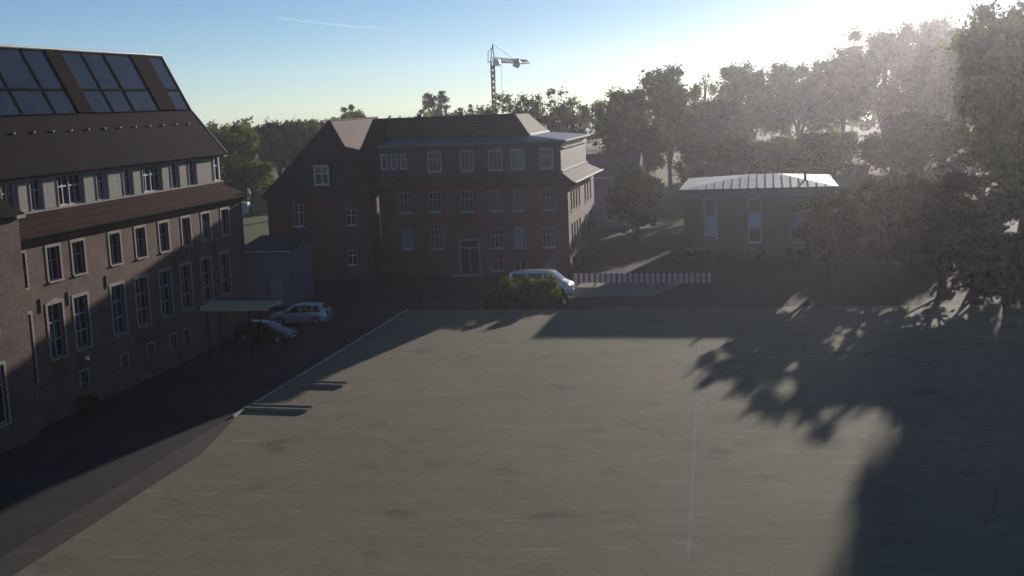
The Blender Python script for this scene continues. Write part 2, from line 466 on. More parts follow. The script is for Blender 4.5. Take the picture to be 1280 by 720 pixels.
_wc = {}
def window(parent, pos, rz, w, h, frame, glass, cols=2, rows=(0.62,), depth=0.18, sill=True, surround=0.0, smat=None, bar=0.055, arch=False):
    """window part at pos (lower left corner of the opening on the wall face); local x along the wall, local y inwards"""
    key = (round(w, 2), round(h, 2), cols, rows, depth, sill, surround, bar, arch, frame.name)
    if key not in _wc:
        e = 0.06
        f = MB()
        y0, y1 = depth-0.07, depth-0.005
        f.box(0, e, y0, y1, 0, h); f.box(w-e, w, y0, y1, 0, h)
        f.box(e, w-e, y0, y1, 0, e); f.box(e, w-e, y0, y1, h-e, h)
        for k in range(1, cols):
            x = w*k/cols; f.box(x-bar/2, x+bar/2, y0-0.004, y1-0.004, e, h-e)
        for r_ in rows:
            zz = h*r_; f.box(e, w-e, y0-0.010, y1-0.010, zz-bar/2, zz+bar/2)
        g = MB().box(0.02, w-0.02, depth-0.03, depth+0.03, 0.02, h-0.02)
        s_ = MB().box(-0.10, w+0.10, -0.10, depth-0.075, -0.10, -0.004) if sill else None
        t_ = None
        if surround:
            q = surround; t_ = MB()
            t_.box(-q, 0, -0.035, 0.04, -0.1 if not sill else 0.0, h)
            t_.box(w, w+q, -0.035, 0.04, -0.1 if not sill else 0.0, h)
            if arch:
                t_.prism([(-q, h+0.002), (w+q, h+0.002), (w+q, h+q*0.8), (w*0.5, h+q*1.9), (-q, h+q*0.8)], 'y', -0.035, 0.04)
            else:
                t_.box(-q, w+q, -0.035, 0.04, h+0.002, h+q)
        _wc[key] = [x.data(n_) if x else None for x, n_ in ((f, 'window'), (g, 'pane'), (s_, 'sill'), (t_, 'surround'))]
        _wc[key][0].materials.append(frame)
    fm, gm, sm, tm = _wc[key]
    o = place('window', fm, None, parent, Vector(pos) - parent.location, rz)
    p = bpy.data.objects.new('pane', gm); C.objects.link(p); p.parent = o
    if not gm.materials: gm.materials.append(glass)
    if gm.materials[0] != glass:
        p.material_slots[0].link = 'OBJECT'; p.material_slots[0].material = glass
    if sm: place('sill', sm, smat or M['sand'], o)
    if tm: place('surround', tm, smat or M['sand'], o)
    return o

# ------------------------------------------------------------------ long brick school building on the left
LB = thing('brick_school_building', 'long brown brick school building with steep dark roof and pale clerestory, lining the left side', 'building', (-37.44, 67.0, 0))
XF, LY0, LY1 = -37.44, 53.6, 81.8
first = [57.6, 60.0, 63.9, 66.9, 69.85, 72.9, 75.8, 78.8]
grnd = [57.25, 59.75, 63.7, 66.5, 69.5, 72.3, 75.3, 78.2]
base_y = [59.4, 63.8, 66.9, 69.9, 71.8]
holes = []
for y in first: holes.append((y-0.58-LY0, y+0.58-LY0, 7.5, 9.3))
for y in grnd: holes.append((y-0.68-LY0, y+0.68-LY0, 3.35, 6.25))
for y in base_y: holes.append((y-0.38-LY0, y+0.38-LY0, 1.3, 2.05))
holes += [(0.75, 1.45, 7.5, 9.3), (0.70, 1.42, 2.5, 6.1)]
wall('wall', M['brick_l'], LB, (XF, LY0, 0), (0,1,0), (1,0,0), LY1-LY0, 9.95, holes, 0.22)
MB().poly([(XF, LY1, 0), (-49.5, LY1, 0), (-49.5, LY1, 11), (-39.44, LY1, 11.1), (XF, LY1, 9.95)]).build('end_wall', M['brick_l'], LB)
hp = R(90)
for y in first: window(LB, (XF, y-0.58, 7.5), hp, 1.16, 1.8, M['frame_l'], M['glass'], 2, (0.6,), 0.22, True, 0.16)
for i, y in enumerate(grnd): window(LB, (XF, y-0.68, 3.35), hp, 1.36, 2.9, M['frame_l'], M['glass'], 2, (0.33, 0.66), 0.22, True, 0.18, None, 0.09, i < 1)
for y in base_y: window(LB, (XF, y-0.38, 1.3), hp, 0.76, 0.75, M['frame_l'], M['glass'], 2, (), 0.22, False, 0.10)
window(LB, (XF, LY0+0.75, 7.5), hp, 0.7, 1.8, M['frame_l'], M['glass'], 1, (0.6,), 0.22, True, 0.14)
d_ = window(LB, (XF, LY0+0.70, 2.5), hp, 0.72, 3.6, M['frame_l'], M['glass'], 1, (0.7,), 0.22, False, 0.16)
for y, z in ((56.0, 6.35), (58.6, 6.3), (62.6, 6.6), (71.0, 6.6)):
    MB().box(XF+0.002, XF+0.06, y-0.05, y+0.05, z-0.35, z+0.4).build('wall_anchor', M['dark_metal'], LB)
# plinth, cornice, gutter, pent roof
MB().box(XF-0.02, XF+0.07, LY0+0.1, LY1, 0, 0.55).build('plinth', M['brick_l'], LB)
MB().prism([(XF-0.3, 9.60), (XF+0.12, 9.60), (XF+0.30, 9.92), (XF+0.30, 9.98), (XF-0.3, 9.98)], 'y', LY0+0.02, LY1+0.1).build('cornice', M['brick_l'], LB)
MB().tube([(XF+0.50, LY0+0.05, 10.02), (XF+0.50, LY1+0.25, 10.02)], 0.075, 8).build('gutter', M['bar'], LB)
pr = MB()
pr.prism([(-39.50, 11.12), (-36.98, 10.06), (-37.02, 9.985), (-39.50, 11.0)], 'y', LY0-0.4, LY1+0.3)
pr.build('pent_roof', M['tile_red'], LB)
MB().tube([(XF+0.10, LY0+0.25, 9.9), (XF+0.10, LY0+0.25, 0.3)], 0.055, 8).build('downpipe', M['dark_metal'], LB)
# far corner stones that catch the sun
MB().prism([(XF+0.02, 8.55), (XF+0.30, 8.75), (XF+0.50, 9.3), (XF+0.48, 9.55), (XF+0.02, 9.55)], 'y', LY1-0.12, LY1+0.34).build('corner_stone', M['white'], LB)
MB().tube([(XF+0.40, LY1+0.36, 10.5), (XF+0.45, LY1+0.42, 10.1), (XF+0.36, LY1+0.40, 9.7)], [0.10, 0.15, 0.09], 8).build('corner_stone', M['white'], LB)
# clerestory
XC = -39.44
cw = [(51.2,52.2),(53.9,54.9),(56.5,57.6),(59.1,60.0),(61.7,62.85),(62.93,64.1),(65.8,66.7),(68.85,69.8),(71.3,72.4),(72.48,73.6),(75.05,76.05),(77.7,78.65),(81.55,82.6)]
holes = [(a-50.0, b-50.0, 0.18, 1.85) for a, b in cw]
wall('clerestory_wall', M['frame_l'], LB, (XC, 50.0, 11.0), (0,1,0), (1,0,0), 32.78, 2.15, holes, 0.12)
MB().poly([(XC, 82.78, 11.0), (-47.56, 82.78, 11.0), (-47.56, 82.78, 13.15), (-45.6, 82.78, 16.2), (-43.5, 82.78, 20.2), (-41.4, 82.78, 16.2), (XC, 82.78, 13.15)]).build('gable_wall', M['brick_l'], LB)
for a, b in cw: window(LB, (XC, a, 11.18), hp, b-a, 1.67, M['frame_l'], M['glass'], 2, (0.64,), 0.12, False, 0.0, None, 0.09)
for a, b in [(55.1,56.3),(57.8,58.85),(60.1,61.5),(64.25,65.6),(66.95,68.7),(69.95,71.15),(73.75,74.95),(76.2,77.5),(78.8,81.4)]:
    mb = MB().box(XC+0.003, XC+0.16, a, b, 11.14, 12.72)
    mb.build('render_panel', M['plaster'], LB)
    MB().box(XC+0.163, XC+0.20, b-0.09, b+0.015, 11.16, 12.66).build('panel_edge', M['plaster'], LB)
sill_me = MB().box(XC-0.02, XC+0.26, 54.5, 82.8, 11.03, 11.125)
sill_me.build('clerestory_sill', M['sand'], LB)
# main roof, bell-cast in two slopes
prof = [(-43.5, 20.35), (-41.45, 16.30), (-38.88, 13.08)]
back = [(-43.5, 20.35), (-45.55, 16.30), (-48.1, 13.08)]
th = 0.14
mb = MB()
outer = [(-48.12, 13.08), (-45.55, 16.30), (-43.5, 20.35), (-41.45, 16.30), (-38.88, 13.08)]
inner = [(-39.02, 12.98), (-41.6, 16.2), (-43.5, 20.0), (-45.4, 16.2), (-47.98, 12.98)]
mb.prism(outer + inner, 'y', 38.0, 83.05)
mb.build('roof', M['tile_dark'], LB)
MB().box(-39.44, -38.95, 38, 83.0, 12.90, 12.97).build('soffit', M['dark_metal'], LB)
MB().tube([(-38.83, 38, 13.06), (-38.83, 83.1, 13.06)], 0.055, 8).build('gutter', M['bar'], LB)
MB().tube([(-43.5, 38, 20.40), (-43.5, 83.1, 20.40)], 0.09, 8).build('ridge_tile', M['gutter'], LB)
verge = MB()
for a, b in zip(outer[2:], outer[3:]):
    verge.tube([(a[0], 83.08, a[1]+0.03), (b[0], 83.08, b[1]+0.03)], 0.045, 6)
verge.build('verge', M['gutter'], LB)
# panes and strips added to draw a window reflection on the plain upper roof
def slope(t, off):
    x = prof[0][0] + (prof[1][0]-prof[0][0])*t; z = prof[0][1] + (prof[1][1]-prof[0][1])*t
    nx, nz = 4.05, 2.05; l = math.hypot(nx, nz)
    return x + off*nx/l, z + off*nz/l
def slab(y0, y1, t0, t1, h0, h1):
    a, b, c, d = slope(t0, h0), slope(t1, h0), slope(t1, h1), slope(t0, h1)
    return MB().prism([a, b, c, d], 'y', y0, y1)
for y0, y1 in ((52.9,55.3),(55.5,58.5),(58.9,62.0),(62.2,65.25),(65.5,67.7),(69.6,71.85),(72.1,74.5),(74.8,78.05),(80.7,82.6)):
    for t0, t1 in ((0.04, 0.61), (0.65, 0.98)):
        pane = slab(y0, y1, t0, t1, 0.006, 0.06).build('reflection_pane', M['glass_refl'], LB)
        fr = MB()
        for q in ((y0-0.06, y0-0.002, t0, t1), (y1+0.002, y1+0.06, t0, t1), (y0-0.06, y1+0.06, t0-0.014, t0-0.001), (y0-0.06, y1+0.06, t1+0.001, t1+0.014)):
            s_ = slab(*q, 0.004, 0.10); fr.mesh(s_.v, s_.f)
        f_o = fr.build('reflection_frame', M['bar'], LB)
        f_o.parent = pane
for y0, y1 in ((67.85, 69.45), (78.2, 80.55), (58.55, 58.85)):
    slab(y0, y1, 0.015, 0.985, 0.005, 0.16).build('reflection_strip', M['refl_strip'], LB)  # added strips, drawn as the bars within the reflection
stub = MB()
for i, y in enumerate(np.arange(58.0, 82.4, 1.9)):
    z = 15.35; x = -41.45 + (16.30-z)/3.22*2.57
    MB().box(x+0.01, x+0.14, y-0.05, y+0.05, z-0.02, z+0.09).build('snow_hook', M['fascia'], LB)
# projecting bay at the left edge of the picture
XB = -36.6
bw = [(6.45-0.9, 6.45+0.75, 1.4, 4.3), (6.3-0.9, 6.3+0.75, 5.9, 8.4)]
wall('bay_wall', M['brick_l'], LB, (XB, 44.0, 0), (0,1,0), (1,0,0), 9.62, 11.3, bw, 0.2)
MB().poly([(XB, 53.62, 0), (XB, 53.62, 11.3), (-39.4, 53.62, 11.3), (-39.4, 53.62, 0)]).build('bay_side', M['brick_l'], LB)
for (a0, a1, b0, b1) in bw: window(LB, (XB, 44+a0, b0), hp, a1-a0, b1-b0, M['frame_w'], M['glass'], 2, (0.66,), 0.2, True, 0.16)
MB().box(XB-1.2, XB+0.22, 53.2, 53.95, 11.24, 11.42).build('bay_eave_stone', M['concrete'], LB)
mb = MB()
mb.mesh([(XB+0.25, 53.9, 11.43), (XB+0.25, 43, 11.43), (-40.5, 43, 11.43), (-40.5, 53.9, 11.43), (-39.3, 50.4, 15.0), (-39.3, 43, 15.0)],
        [(0,1,5,4), (0,4,3), (1,2,5), (2,3,4,5), (0,3,2,1)])
mb.build('bay_roof', M['tile_dark'], LB)
wl = MB().tube([(XF+0.05, 59.6, 2.75), (XF+0.22, 59.6, 2.78)], [0.05, 0.10], 10).tube([(XF+0.22, 59.6, 2.66), (XF+0.22, 59.6, 2.88)], [0.11, 0.08], 10)
tag(wl.build('wall_lamp', M['white'], None), 'small white wall lamp on the left facade above a basement window', 'lamp')

# ------------------------------------------------------------------ flat canopy against the left facade
CN = thing('entrance_canopy', 'flat canopy with pale felt roof on thin posts beside the left facade', 'canopy', (-32.0, 69.0, 0))
for a, b in ((-34.5, -33.3), (-33.1, -31.2), (-31.0, -30.0)):
    MB().box(a, b, 68.3, 70.3, 4.02, 4.18).build('roof_slab', M['felt'], CN)
MB().box(-34.52, -29.98, 68.22, 68.292, 3.88, 4.19).build('fascia', M['felt'], CN)
for x in (-34.2, -31.4):
    for y in (68.45, 70.1):
        MB().tube([(x, y, 0), (x, y, 4.015)], 0.04, 8).build('post', M['bar'], CN)
    MB().box(x-0.05, x+0.05, 68.5, 70.05, 3.88, 4.015).build('beam', M['bar'], CN)

# ------------------------------------------------------------------ hip-roofed wing with a dormer
WG = thing('hipped_wing_house', 'red brick house with steep pointed hip roof and one small white dormer window', 'building', (-41.3, 107.0, 0))
WX0, WX1, WY0, WY1 = -46.4, -36.1, 107.0, 126.0
wh = [(WX0, -43.75, 5.15, 7.25, 0.95), (WX0, -43.85, 1.4, 3.45, 0.95), (WX0, -38.55, 5.15, 6.65, 0.95), (WX0, -38.65, 1.4, 2.8, 0.95)]
holes = [(x-WX0, x+w-WX0, a, b) for _, x, a, b, w in wh]
wall('wall', M['brick_w'], WG, (WX0, WY0, 0), (1,0,0), (0,-1,0), WX1-WX0, 7.9, holes, 0.15)
for _, x, a, b, w in wh: window(WG, (x, WY0, a), 0, w, b-a, M['frame_bright'], M['glass'], 2, (0.62,), 0.15, True, 0.0, M['frame_w'], 0.07)
MB().poly([(WX0, WY0, 0), (WX0, WY1, 0), (WX0, WY1, 7.9), (WX0, WY0, 7.9)]).build('side_wall', M['brick_w'], WG)
MB().poly([(WX1, WY0, 0), (WX1, WY0+2.6, 0), (WX1, WY0+2.6, 7.9), (WX1, WY0, 7.9)]).build('side_wall', M['brick_w'], WG)
MB().box(WX0-0.25, WX1+0.2, WY0-0.28, WY0+0.05, 7.70, 7.88).build('cornice', M['brick_m'], WG)
ax, ay, az = -41.1, 111.0, 14.9
mb = MB()
e0, e1, ez = WX0-0.35, WX1+0.35, 7.9
mb.mesh([(e0, WY0-0.35, ez), (e1, WY0-0.35, ez), (e1, WY1, ez), (e0, WY1, ez), (ax, ay, az), (ax, WY1, az)],
        [(0,1,4), (1,2,5,4), (3,0,4,5), (2,3,5), (3,2,1,0)])
mb.build('roof', M['tile_wing'], WG)
hip = MB()
for p in ((e0, WY0-0.35, ez), (e1, WY0-0.35, ez), (ax, WY1, az)): hip.tube([(ax, ay, az+0.03), (p[0], p[1], p[2]+0.03)], 0.09, 6)
hip.build('hip_tile', M['tile_wing'], WG)
MB().tube([(e0, WY0-0.40, ez), (e1, WY0-0.40, ez)], 0.06, 6).build('gutter', M['dark_metal'], WG)
# dormer
dx0, dx1, dz0, dz1 = -41.50, -40.20, 9.05, 10.72
dyf = WY0 - 0.35 + (dz0-ez)*(ay-WY0+0.35)/(az-ez) - 0.12
dm = MB().box(dx0-0.16, dx1+0.16, dyf+0.16, dyf+1.7, dz0-0.05, dz1+0.12).build('dormer', M['slate'], WG)
MB().box(dx0-0.28, dx1+0.28, dyf-0.06, dyf+1.9, dz1+0.125, dz1+0.22).build('dormer_roof', M['slate'], WG)
window(WG, (dx0, dyf, dz0), 0, dx1-dx0, dz1-dz0, M['frame_bright'], M['glass'], 2, (0.6,), 0.15, True, 0.10, M['frame_bright'], 0.09)
sk = MB(); 
sk.mesh([(-38.95, 114.6, 12.15), (-38.6, 116.0, 11.5), (-38.45, 115.6, 11.5), (-38.8, 114.2, 12.15), (-38.90, 114.7, 12.35), (-38.5, 116.1, 11.68), (-38.35, 115.7, 11.68), (-38.75, 114.3, 12.35)],
        [(0,1,2,3),(4,5,6,7),(0,1,5,4),(1,2,6,5),(2,3,7,6),(3,0,4,7)])
sk.build('skylight', M['white'], WG)
MB().tube([(-36.35, 106.9, 7.75), (-36.35, 106.9, 0.2)], 0.05, 8).build('downpipe', M['dark_metal'], WG)
MB().tube([(-36.9, 106.82, 7.75), (-36.6, 106.86, 7.9), (-36.35, 106.9, 7.7)], 0.06, 8).build('downpipe_bend', M['gutter'], WG)

# ------------------------------------------------------------------ mansard school block in the middle
MS = thing('mansard_school_block', 'dark brick school block with slate mansard storey and sunlit right flank, behind the white van', 'building', (-27.0, 118.0, 0))
MX0, MX1, MY0, MY1 = -36.0, -17.78, 109.4, 126.8
colx = [-30.5, -27.4, -24.65, -22.5, -19.65]
holes = []
wins = []
ww = 1.15
for x in colx:
    wins.append((x, 6.0, 7.9))
for x in (-33.4,): wins.append((x, 6.0, 7.9))
for x in (-24.65, -22.5, -19.75, -30.5, -33.4): wins.append((x, 2.5, 4.4))
for x in (-22.5, -19.75, -24.65): wins.append((x, 0.35, 1.35))
for x, a, b in wins: holes.append((x-ww/2-MX0, x+ww/2-MX0, a, b))
holes.append((-28.4-MX0, -26.3-MX0, 0.05, 3.4))
wall('wall', M['brick_m'], MS, (MX0, MY0, 0), (1,0,0), (0,-1,0), MX1-MX0, 8.6, holes, 0.15)
for i, (x, a, b) in enumerate(wins):
    window(MS, (x-ww/2, MY0, a), 0, ww, b-a, M['frame_w'], M['glass_c'], 3 if b-a > 1.2 else 2, (0.62,) if b-a > 1.2 else (), 0.15, True, 0.0, M['frame_w'], 0.06)
# entrance portal
pt = MB()
pt.box(-28.40, -28.22, MY0+0.04, MY0+0.14, 0.05, 3.4); pt.box(-26.48, -26.30, MY0+0.04, MY0+0.14, 0.05, 3.4)
pt.box(-28.22, -26.48, MY0+0.04, MY0+0.14, 3.22, 3.4); pt.box(-28.22, -26.48, MY0+0.04, MY0+0.14, 2.5, 2.62); pt.box(-27.40, -27.30, MY0+0.04, MY0+0.14, 0.05, 2.5)
do = pt.build('entrance_door', M['frame_l'], MS)
dp = MB().box(-28.38, -26.32, MY0+0.10, MY0+0.2, 0.06, 3.39).build('door_glass', M['glass'], MS); dp.parent = do
MB().box(-28.9, -25.8, MY0-1.3, MY0-0.002, 0.0, 0.16).build('door_step', M['concrete'], MS)
# sunlit flank
sy = [111.4, 113.0, 114.6, 116.4, 120.4, 122.2, 124.2]
sh = []
for y in sy:
    for a, b in ((5.75, 7.75), (2.45, 4.5), (0.3, 1.3)):
        sh.append((y-0.5-MY0, y+0.5-MY0, a, b))
wall('flank_wall', M['brick_s'], MS, (MX1, MY0, 0), (0,1,0), (1,0,0), MY1-MY0, 8.6, sh, 0.25)
for a0, a1, b0, b1 in sh:
    window(MS, (MX1, MY0+a0, b0), hp, a1-a0, b1-b0, M['frame_l'], M['glass'], 2, (0.62,) if b1-b0 > 1.2 else (), 0.25, b0 > 1, 0.0, M['sand'], 0.05)
# back and left closing walls
MB().poly([(MX1, MY1, 0), (MX0, MY1, 0), (MX0, MY1, 9.2), (MX1, MY1, 9.2)]).build('rear_wall', M['brick_m'], MS)
# skirt roof around the wall head: front and flank
so, si = 0.85, 0.65
zo, zi = 8.50, 9.40
mb = MB()
def skirt(px0, py0, px1, py1):
    pass
mb.mesh([(MX0, MY0-so, zo), (MX1+so, MY0-so, zo), (MX1+so, MY1+so, zo), (MX1-si, MY1-si, zi), (MX1-si, MY0+si, zi), (MX0, MY0+si, zi),
         (MX0, MY0-so, zo-0.12), (MX1+so, MY0-so, zo-0.12), (MX1+so, MY1+so, zo-0.12), (MX1-si, MY1-si, zo-0.12), (MX1-si, MY0+si, zo-0.12), (MX0, MY0+si, zo-0.12)],
        [(0,1,4,5), (1,2,3,4), (0,6,7,1), (1,7,8,2), (6,11,10,7), (7,10,9,8), (2,8,9,3), (5,4,10,11), (4,3,9,10), (0,5,11,6)])
mb.build('skirt_roof', M['tile_tan'], MS)
MB().tube([(MX0, MY0-so-0.06, zo), (MX1+so+0.03, MY0-so-0.06, zo)], 0.07, 6).build('gutter', M['dark_metal'], MS)
MB().tube([(MX1+so+0.06, MY0-so-0.05, zo), (MX1+so+0.06, MY1+so, zo)], 0.09, 6).build('gutter', M['gutter'], MS)
MB().box(MX1-si-0.01, MX1-si+0.16, MY0+si+0.2, MY1-si, zi+0.005, zi+0.14).build('flashing', M['gutter'], MS)
# mansard storey
qx1, qy0, qy1 = MX1-si, MY0+si, MY1-si
mcol = [-30.55, -27.4, -24.65, -22.5, -19.8]
mh = [(x-0.58-MX0, x+0.58-MX0, 0.42, 2.20) for x in mcol] + [(-35.75+0.95*k-MX0, -35.25+0.95*k-MX0, 0.75, 2.1) for k in range(3)]
wall('mansard_wall', M['slate'], MS, (MX0, qy0, zi), (1,0,0), (0,-1,0), qx1-MX0, 2.8, mh, 0.12)
wall('mansard_flank', M['slate'], MS, (qx1, qy0, zi), (0,1,0), (1,0,0), qy1-qy0, 2.8, [], 0.1)
for k, (a0, a1, b0, b1) in enumerate(mh):
    window(MS, (MX0+a0, qy0, zi+b0), 0, a1-a0, b1-b0, M['frame_w'], M['glass_c'], 3 if a1-a0 > 1 else 1, (0.62,), 0.12, True, 0.08, M['frame_w'], 0.06)
# upper cornice with dentils on the sunlit flank
zc = zi+2.8
cn = MB()
cn.box(MX0, qx1+0.42, qy0-0.42, qy1+0.3, zc, zc+0.16)
cn.build('cornice', M['zinc'], MS)
for k in range(16):
    y = qy0 + 0.6 + k*0.98
    MB().box(qx1+0.004, qx1+0.34, y-0.14, y+0.14, zc-0.22, zc-0.004).build('dentil', M['gutter'], MS)
MB().box(qx1+0.425, qx1+0.56, qy0-0.2, qy1+0.3, zc+0.02, zc+0.20).build('gutter', M['gutter'], MS)
MB().box(qx1+0.01, qx1+0.20, qy0+0.4, qy1, zc-0.62, zc-0.50).build('string_course', M['gutter'], MS)
# zinc apron and truncated upper roof
ux1, uy0, uy1 = -21.75, 112.4, 122.6
mb = MB()
a = [(MX0, qy0-0.38, zc+0.162), (qx1+0.40, qy0-0.38, zc+0.162), (qx1+0.40, qy1+0.3, zc+0.162), (MX0, qy1+0.3, zc+0.162)]
b = [(MX0, uy0+0.2, 12.86), (ux1-0.2, uy0+0.2, 12.86), (ux1-0.2, uy1, 12.86), (MX0, uy1, 12.86)]
mb.mesh(a+b, [(0,1,5,4), (1,2,6,5), (2,3,7,6), (4,5,6,7), (3,0,4,7)])
mb.build('zinc_apron', M['zinc'], MS)
mb = MB()
tx1, ty0, ty1, tz = -23.15, 113.0, 119.6, 14.85
a = [(-36.9, uy0, 12.93), (ux1, uy0, 12.93), (ux1, uy1, 12.93), (-36.9, uy1, 12.93)]
b = [(-37.3, ty0, tz), (tx1, ty0, tz), (tx1, ty1, tz-0.05), (-37.3, ty1, tz-0.05)]
mb.mesh(a+b, [(0,1,5,4), (1,2,6,5), (2,3,7,6), (4,5,6,7), (3,0,4,7), (3,2,1,0)])
mb.build('upper_roof', M['tile_tan'], MS)
MB().tube([(ux1+0.05, uy0-0.1, 12.90), (ux1+0.05, uy1, 12.90)], 0.10, 6).build('gutter', M['white'], MS)
MB().tube([(-37.3, ty0, tz+0.02), (tx1, ty0, tz+0.02)], 0.06, 6).build('ridge_tile', M['tile_tan'], MS)
# steep tiled link roof towards the wing
mb = MB()
mb.mesh([(-39.3, 108.6, 8.3), (-35.98, 108.6, 8.3), (-35.98, 113.0, 14.84), (-37.4, 113.0, 14.84), (-39.3, 116, 8.3), (-37.4, 118, 14.84), (-35.98, 118, 14.84), (-35.98, 118, 8.3)],
        [(0,1,2,3), (0,3,5,4), (3,2,6,5), (1,7,6,2), (4,5,6,7), (0,4,7,1)])
mb.build('link_roof', M['tile_dark'], MS)
# chimney-like vent stacks
for x in (-33.0, -28.8): MB().box(x-0.22, x+0.22, 114.2, 114.7, tz-0.04, tz+0.35).build('roof_vent', M['dark_metal'], MS)

# ------------------------------------------------------------------ low shed between the buildings
SH = thing('blue_grey_shed', 'low blue grey rendered shed between the long school and the hipped house', 'shed', (-40.0, 92.0, 0))
wall('wall', M['shed'], SH, (-42.6, 92.0, 0), (1,0,0), (0,-1,0), 4.3, 4.6, [(2.4, 3.6, 0.02, 2.3)], 0.1)
wall('side_wall', M['shed'], SH, (-38.3, 92.0, 0), (0,1,0), (1,0,0), 5.0, 4.6, [], 0.1)
dd = MB().box(-40.18, -39.02, 92.05, 92.1, 0.03, 2.29).build('door', M['frame_l'], SH)
hd = MB().box(-39.2, -39.12, 92.0, 92.05, 1.0, 1.15).build('handle', M['gutter'], SH); hd.parent = dd
MB().prism([(91.7, 4.62), (97.3, 5.3), (97.3, 5.4), (91.7, 4.78)], 'x', -42.9, -38.0).build('roof', M['tile_tan'], SH)
MB().tube([(-42.9, 91.66, 4.66), (-38.0, 91.66, 4.66)], 0.06, 6).build('gutter', M['gutter'], SH)

# ------------------------------------------------------------------ gym pavilion on the right
GY = thing('brick_gym_pavilion', 'low brick pavilion with gleaming pale metal roof and tall narrow windows', 'building', (1.0, 118.0, 0))
GX0, GX1, GY0, GY1 = -7.75, 6.4, 118.0, 134.0
gw = [(-5.75, 2.0, 5.95), (-1.55, 1.65, 5.85), (2.6, 1.6, 5.75)]
holes = [(x-GX0, x+1.15-GX0, a, b) for x, a, b in gw]
wall('wall', M['brick_g'], GY, (GX0, GY0, 0), (1,0,0), (0,-1,0), GX1-GX0, 6.0, holes, 0.12)
MB().poly([(GX0, GY0, 0), (GX0, GY1, 0), (GX0, GY1, 6.9), (GX0, GY0, 6.9)]).build('side_wall', M['brick_g'], GY)
MB().poly([(GX1, GY0, 0), (GX1, GY1, 0), (GX1, GY1, 6.9), (GX1, GY0, 6.9)]).build('side_wall', M['brick_g'], GY)
for i, (x, a, b) in enumerate(gw):
    w_ = window(GY, (x, GY0, a), 0, 1.15, b-a, M['frame_w'], M['glass'], 1, (0.30, 0.68), 0.12, True, 0.10, M['frame_w'], 0.09)
    z0, z1 = ((0.02, 0.62) if i == 0 else (0.32, 0.67))
    if i == 0: z0 = 0.04; z1 = 0.60
    pb = MB().box(0.07, 1.08, 0.035, 0.085, (b-a)*z0+0.05, (b-a)*z1-0.04).data('infill_panel')
    place('infill_panel', pb, M['panel_white'], w_)
MB().box(GX0-0.12, GX1+0.12, GY0-0.14, GY0+0.1, 6.004, 6.88).build('fascia', M['fascia'], GY)
MB().box(GX0, GX1, GY0-0.06, GY0-0.002, 0, 1.15).build('plinth', M['fascia'], GY)
mb = MB()
ex0, ex1, ey0, ey1, gz = GX0-0.45, GX1+0.45, GY0-0.5, GY1+0.4, 6.90
rx0, rx1, ry, rz_ = -1.2, 1.4, 125.5, 7.75
mb.mesh([(ex0, ey0, gz), (ex1, ey0, gz), (ex1, ey1, gz), (ex0, ey1, gz), (rx0, ry, rz_), (rx1, ry, rz_),
         (ex0, ey0, gz-0.1), (ex1, ey0, gz-0.1), (ex1, ey1, gz-0.1), (ex0, ey1, gz-0.1)],
        [(0,1,5,4), (1,2,5), (2,3,4,5), (3,0,4), (0,6,7,1), (1,7,8,2), (2,8,9,3), (3,9,6,0), (9,8,7,6)])
mb.build('roof', M['zinc_roof'], GY)
x = ex0+0.35
while x < ex1-0.3:
    # standing seams on the slope facing the camera, cut at the hips
    ytop = ry
    if x < rx0: ytop = ey0 + (x-ex0)/(rx0-ex0)*(ry-ey0)
    if x > rx1: ytop = ey0 + (ex1-x)/(ex1-rx1)*(ry-ey0)
    zt = gz + (ytop-ey0)/(ry-ey0)*(rz_-gz)
    MB().mesh([(x-0.03, ey0, gz+0.004), (x+0.03, ey0, gz+0.004), (x+0.03, ytop, zt+0.004), (x-0.03, ytop, zt+0.004), (x-0.03, ey0, gz+0.07), (x+0.03, ey0, gz+0.07), (x+0.03, ytop, zt+0.07), (x-0.03, ytop, zt+0.07)],
              [(3,2,1,0),(4,5,6,7),(0,1,5,4),(1,2,6,5),(2,3,7,6),(3,0,4,7)]).build('roof_seam', M['zinc_roof'], GY)
    x += 0.8
MB().tube([(ex0, ey0-0.06, gz-0.04), (ex1, ey0-0.06, gz-0.04)], 0.07, 6).build('gutter', M['dark_metal'], GY)
MB().tube([(3.9, 121.5, 7.2), (3.9, 121.5, 8.0)], 0.14, 8).build('roof_vent', M['dark_metal'], GY)

# ------------------------------------------------------------------ pale house in the shade behind the gap
HS = thing('pale_rear_house', 'pale grey rendered house half hidden behind the mansard block', 'house', (-19.0, 150.0, 0))
wall('wall', M['house_wall'], HS, (-24, 150, 0), (1,0,0), (0,-1,0), 8.2, 6.2, [(4.6, 5.6, 3.6, 5.0), (6.4, 7.4, 3.6, 5.0), (4.6, 5.6, 0.8, 2.2), (6.4, 7.4, 0.8, 2.2)], 0.12)
wall('side_wall', M['house_wall'], HS, (-15.8, 150, 0), (0,1,0), (1,0,0), 9, 6.2, [], 0.1)
for x in (-19.4, -17.6):
    for z in (3.6, 0.8): window(HS, (x, 150, z), 0, 1.0, 1.4, M['frame_w'], M['glass'], 2, (), 0.12, True, 0, M['white'])
MB().mesh([(-24.5, 149.4, 6.2), (-15.4, 149.4, 6.2), (-15.4, 159.4, 6.2), (-24.5, 159.4, 6.2), (-24.5, 154.4, 9.0), (-15.4, 154.4, 9.0)],
          [(0,1,5,4), (2,3,4,5), (1,2,5), (3,0,4), (3,2,1,0)]).build('roof', M['slate'], HS)
MB().tube([(-24.5, 149.3, 6.2), (-15.3, 149.3, 6.2)], 0.09, 6).build('gutter', M['white'], HS)
MB().tube([(-15.36, 149.4, 6.25), (-15.36, 154.4, 9.05)], 0.08, 6).build('verge', M['white'], HS)

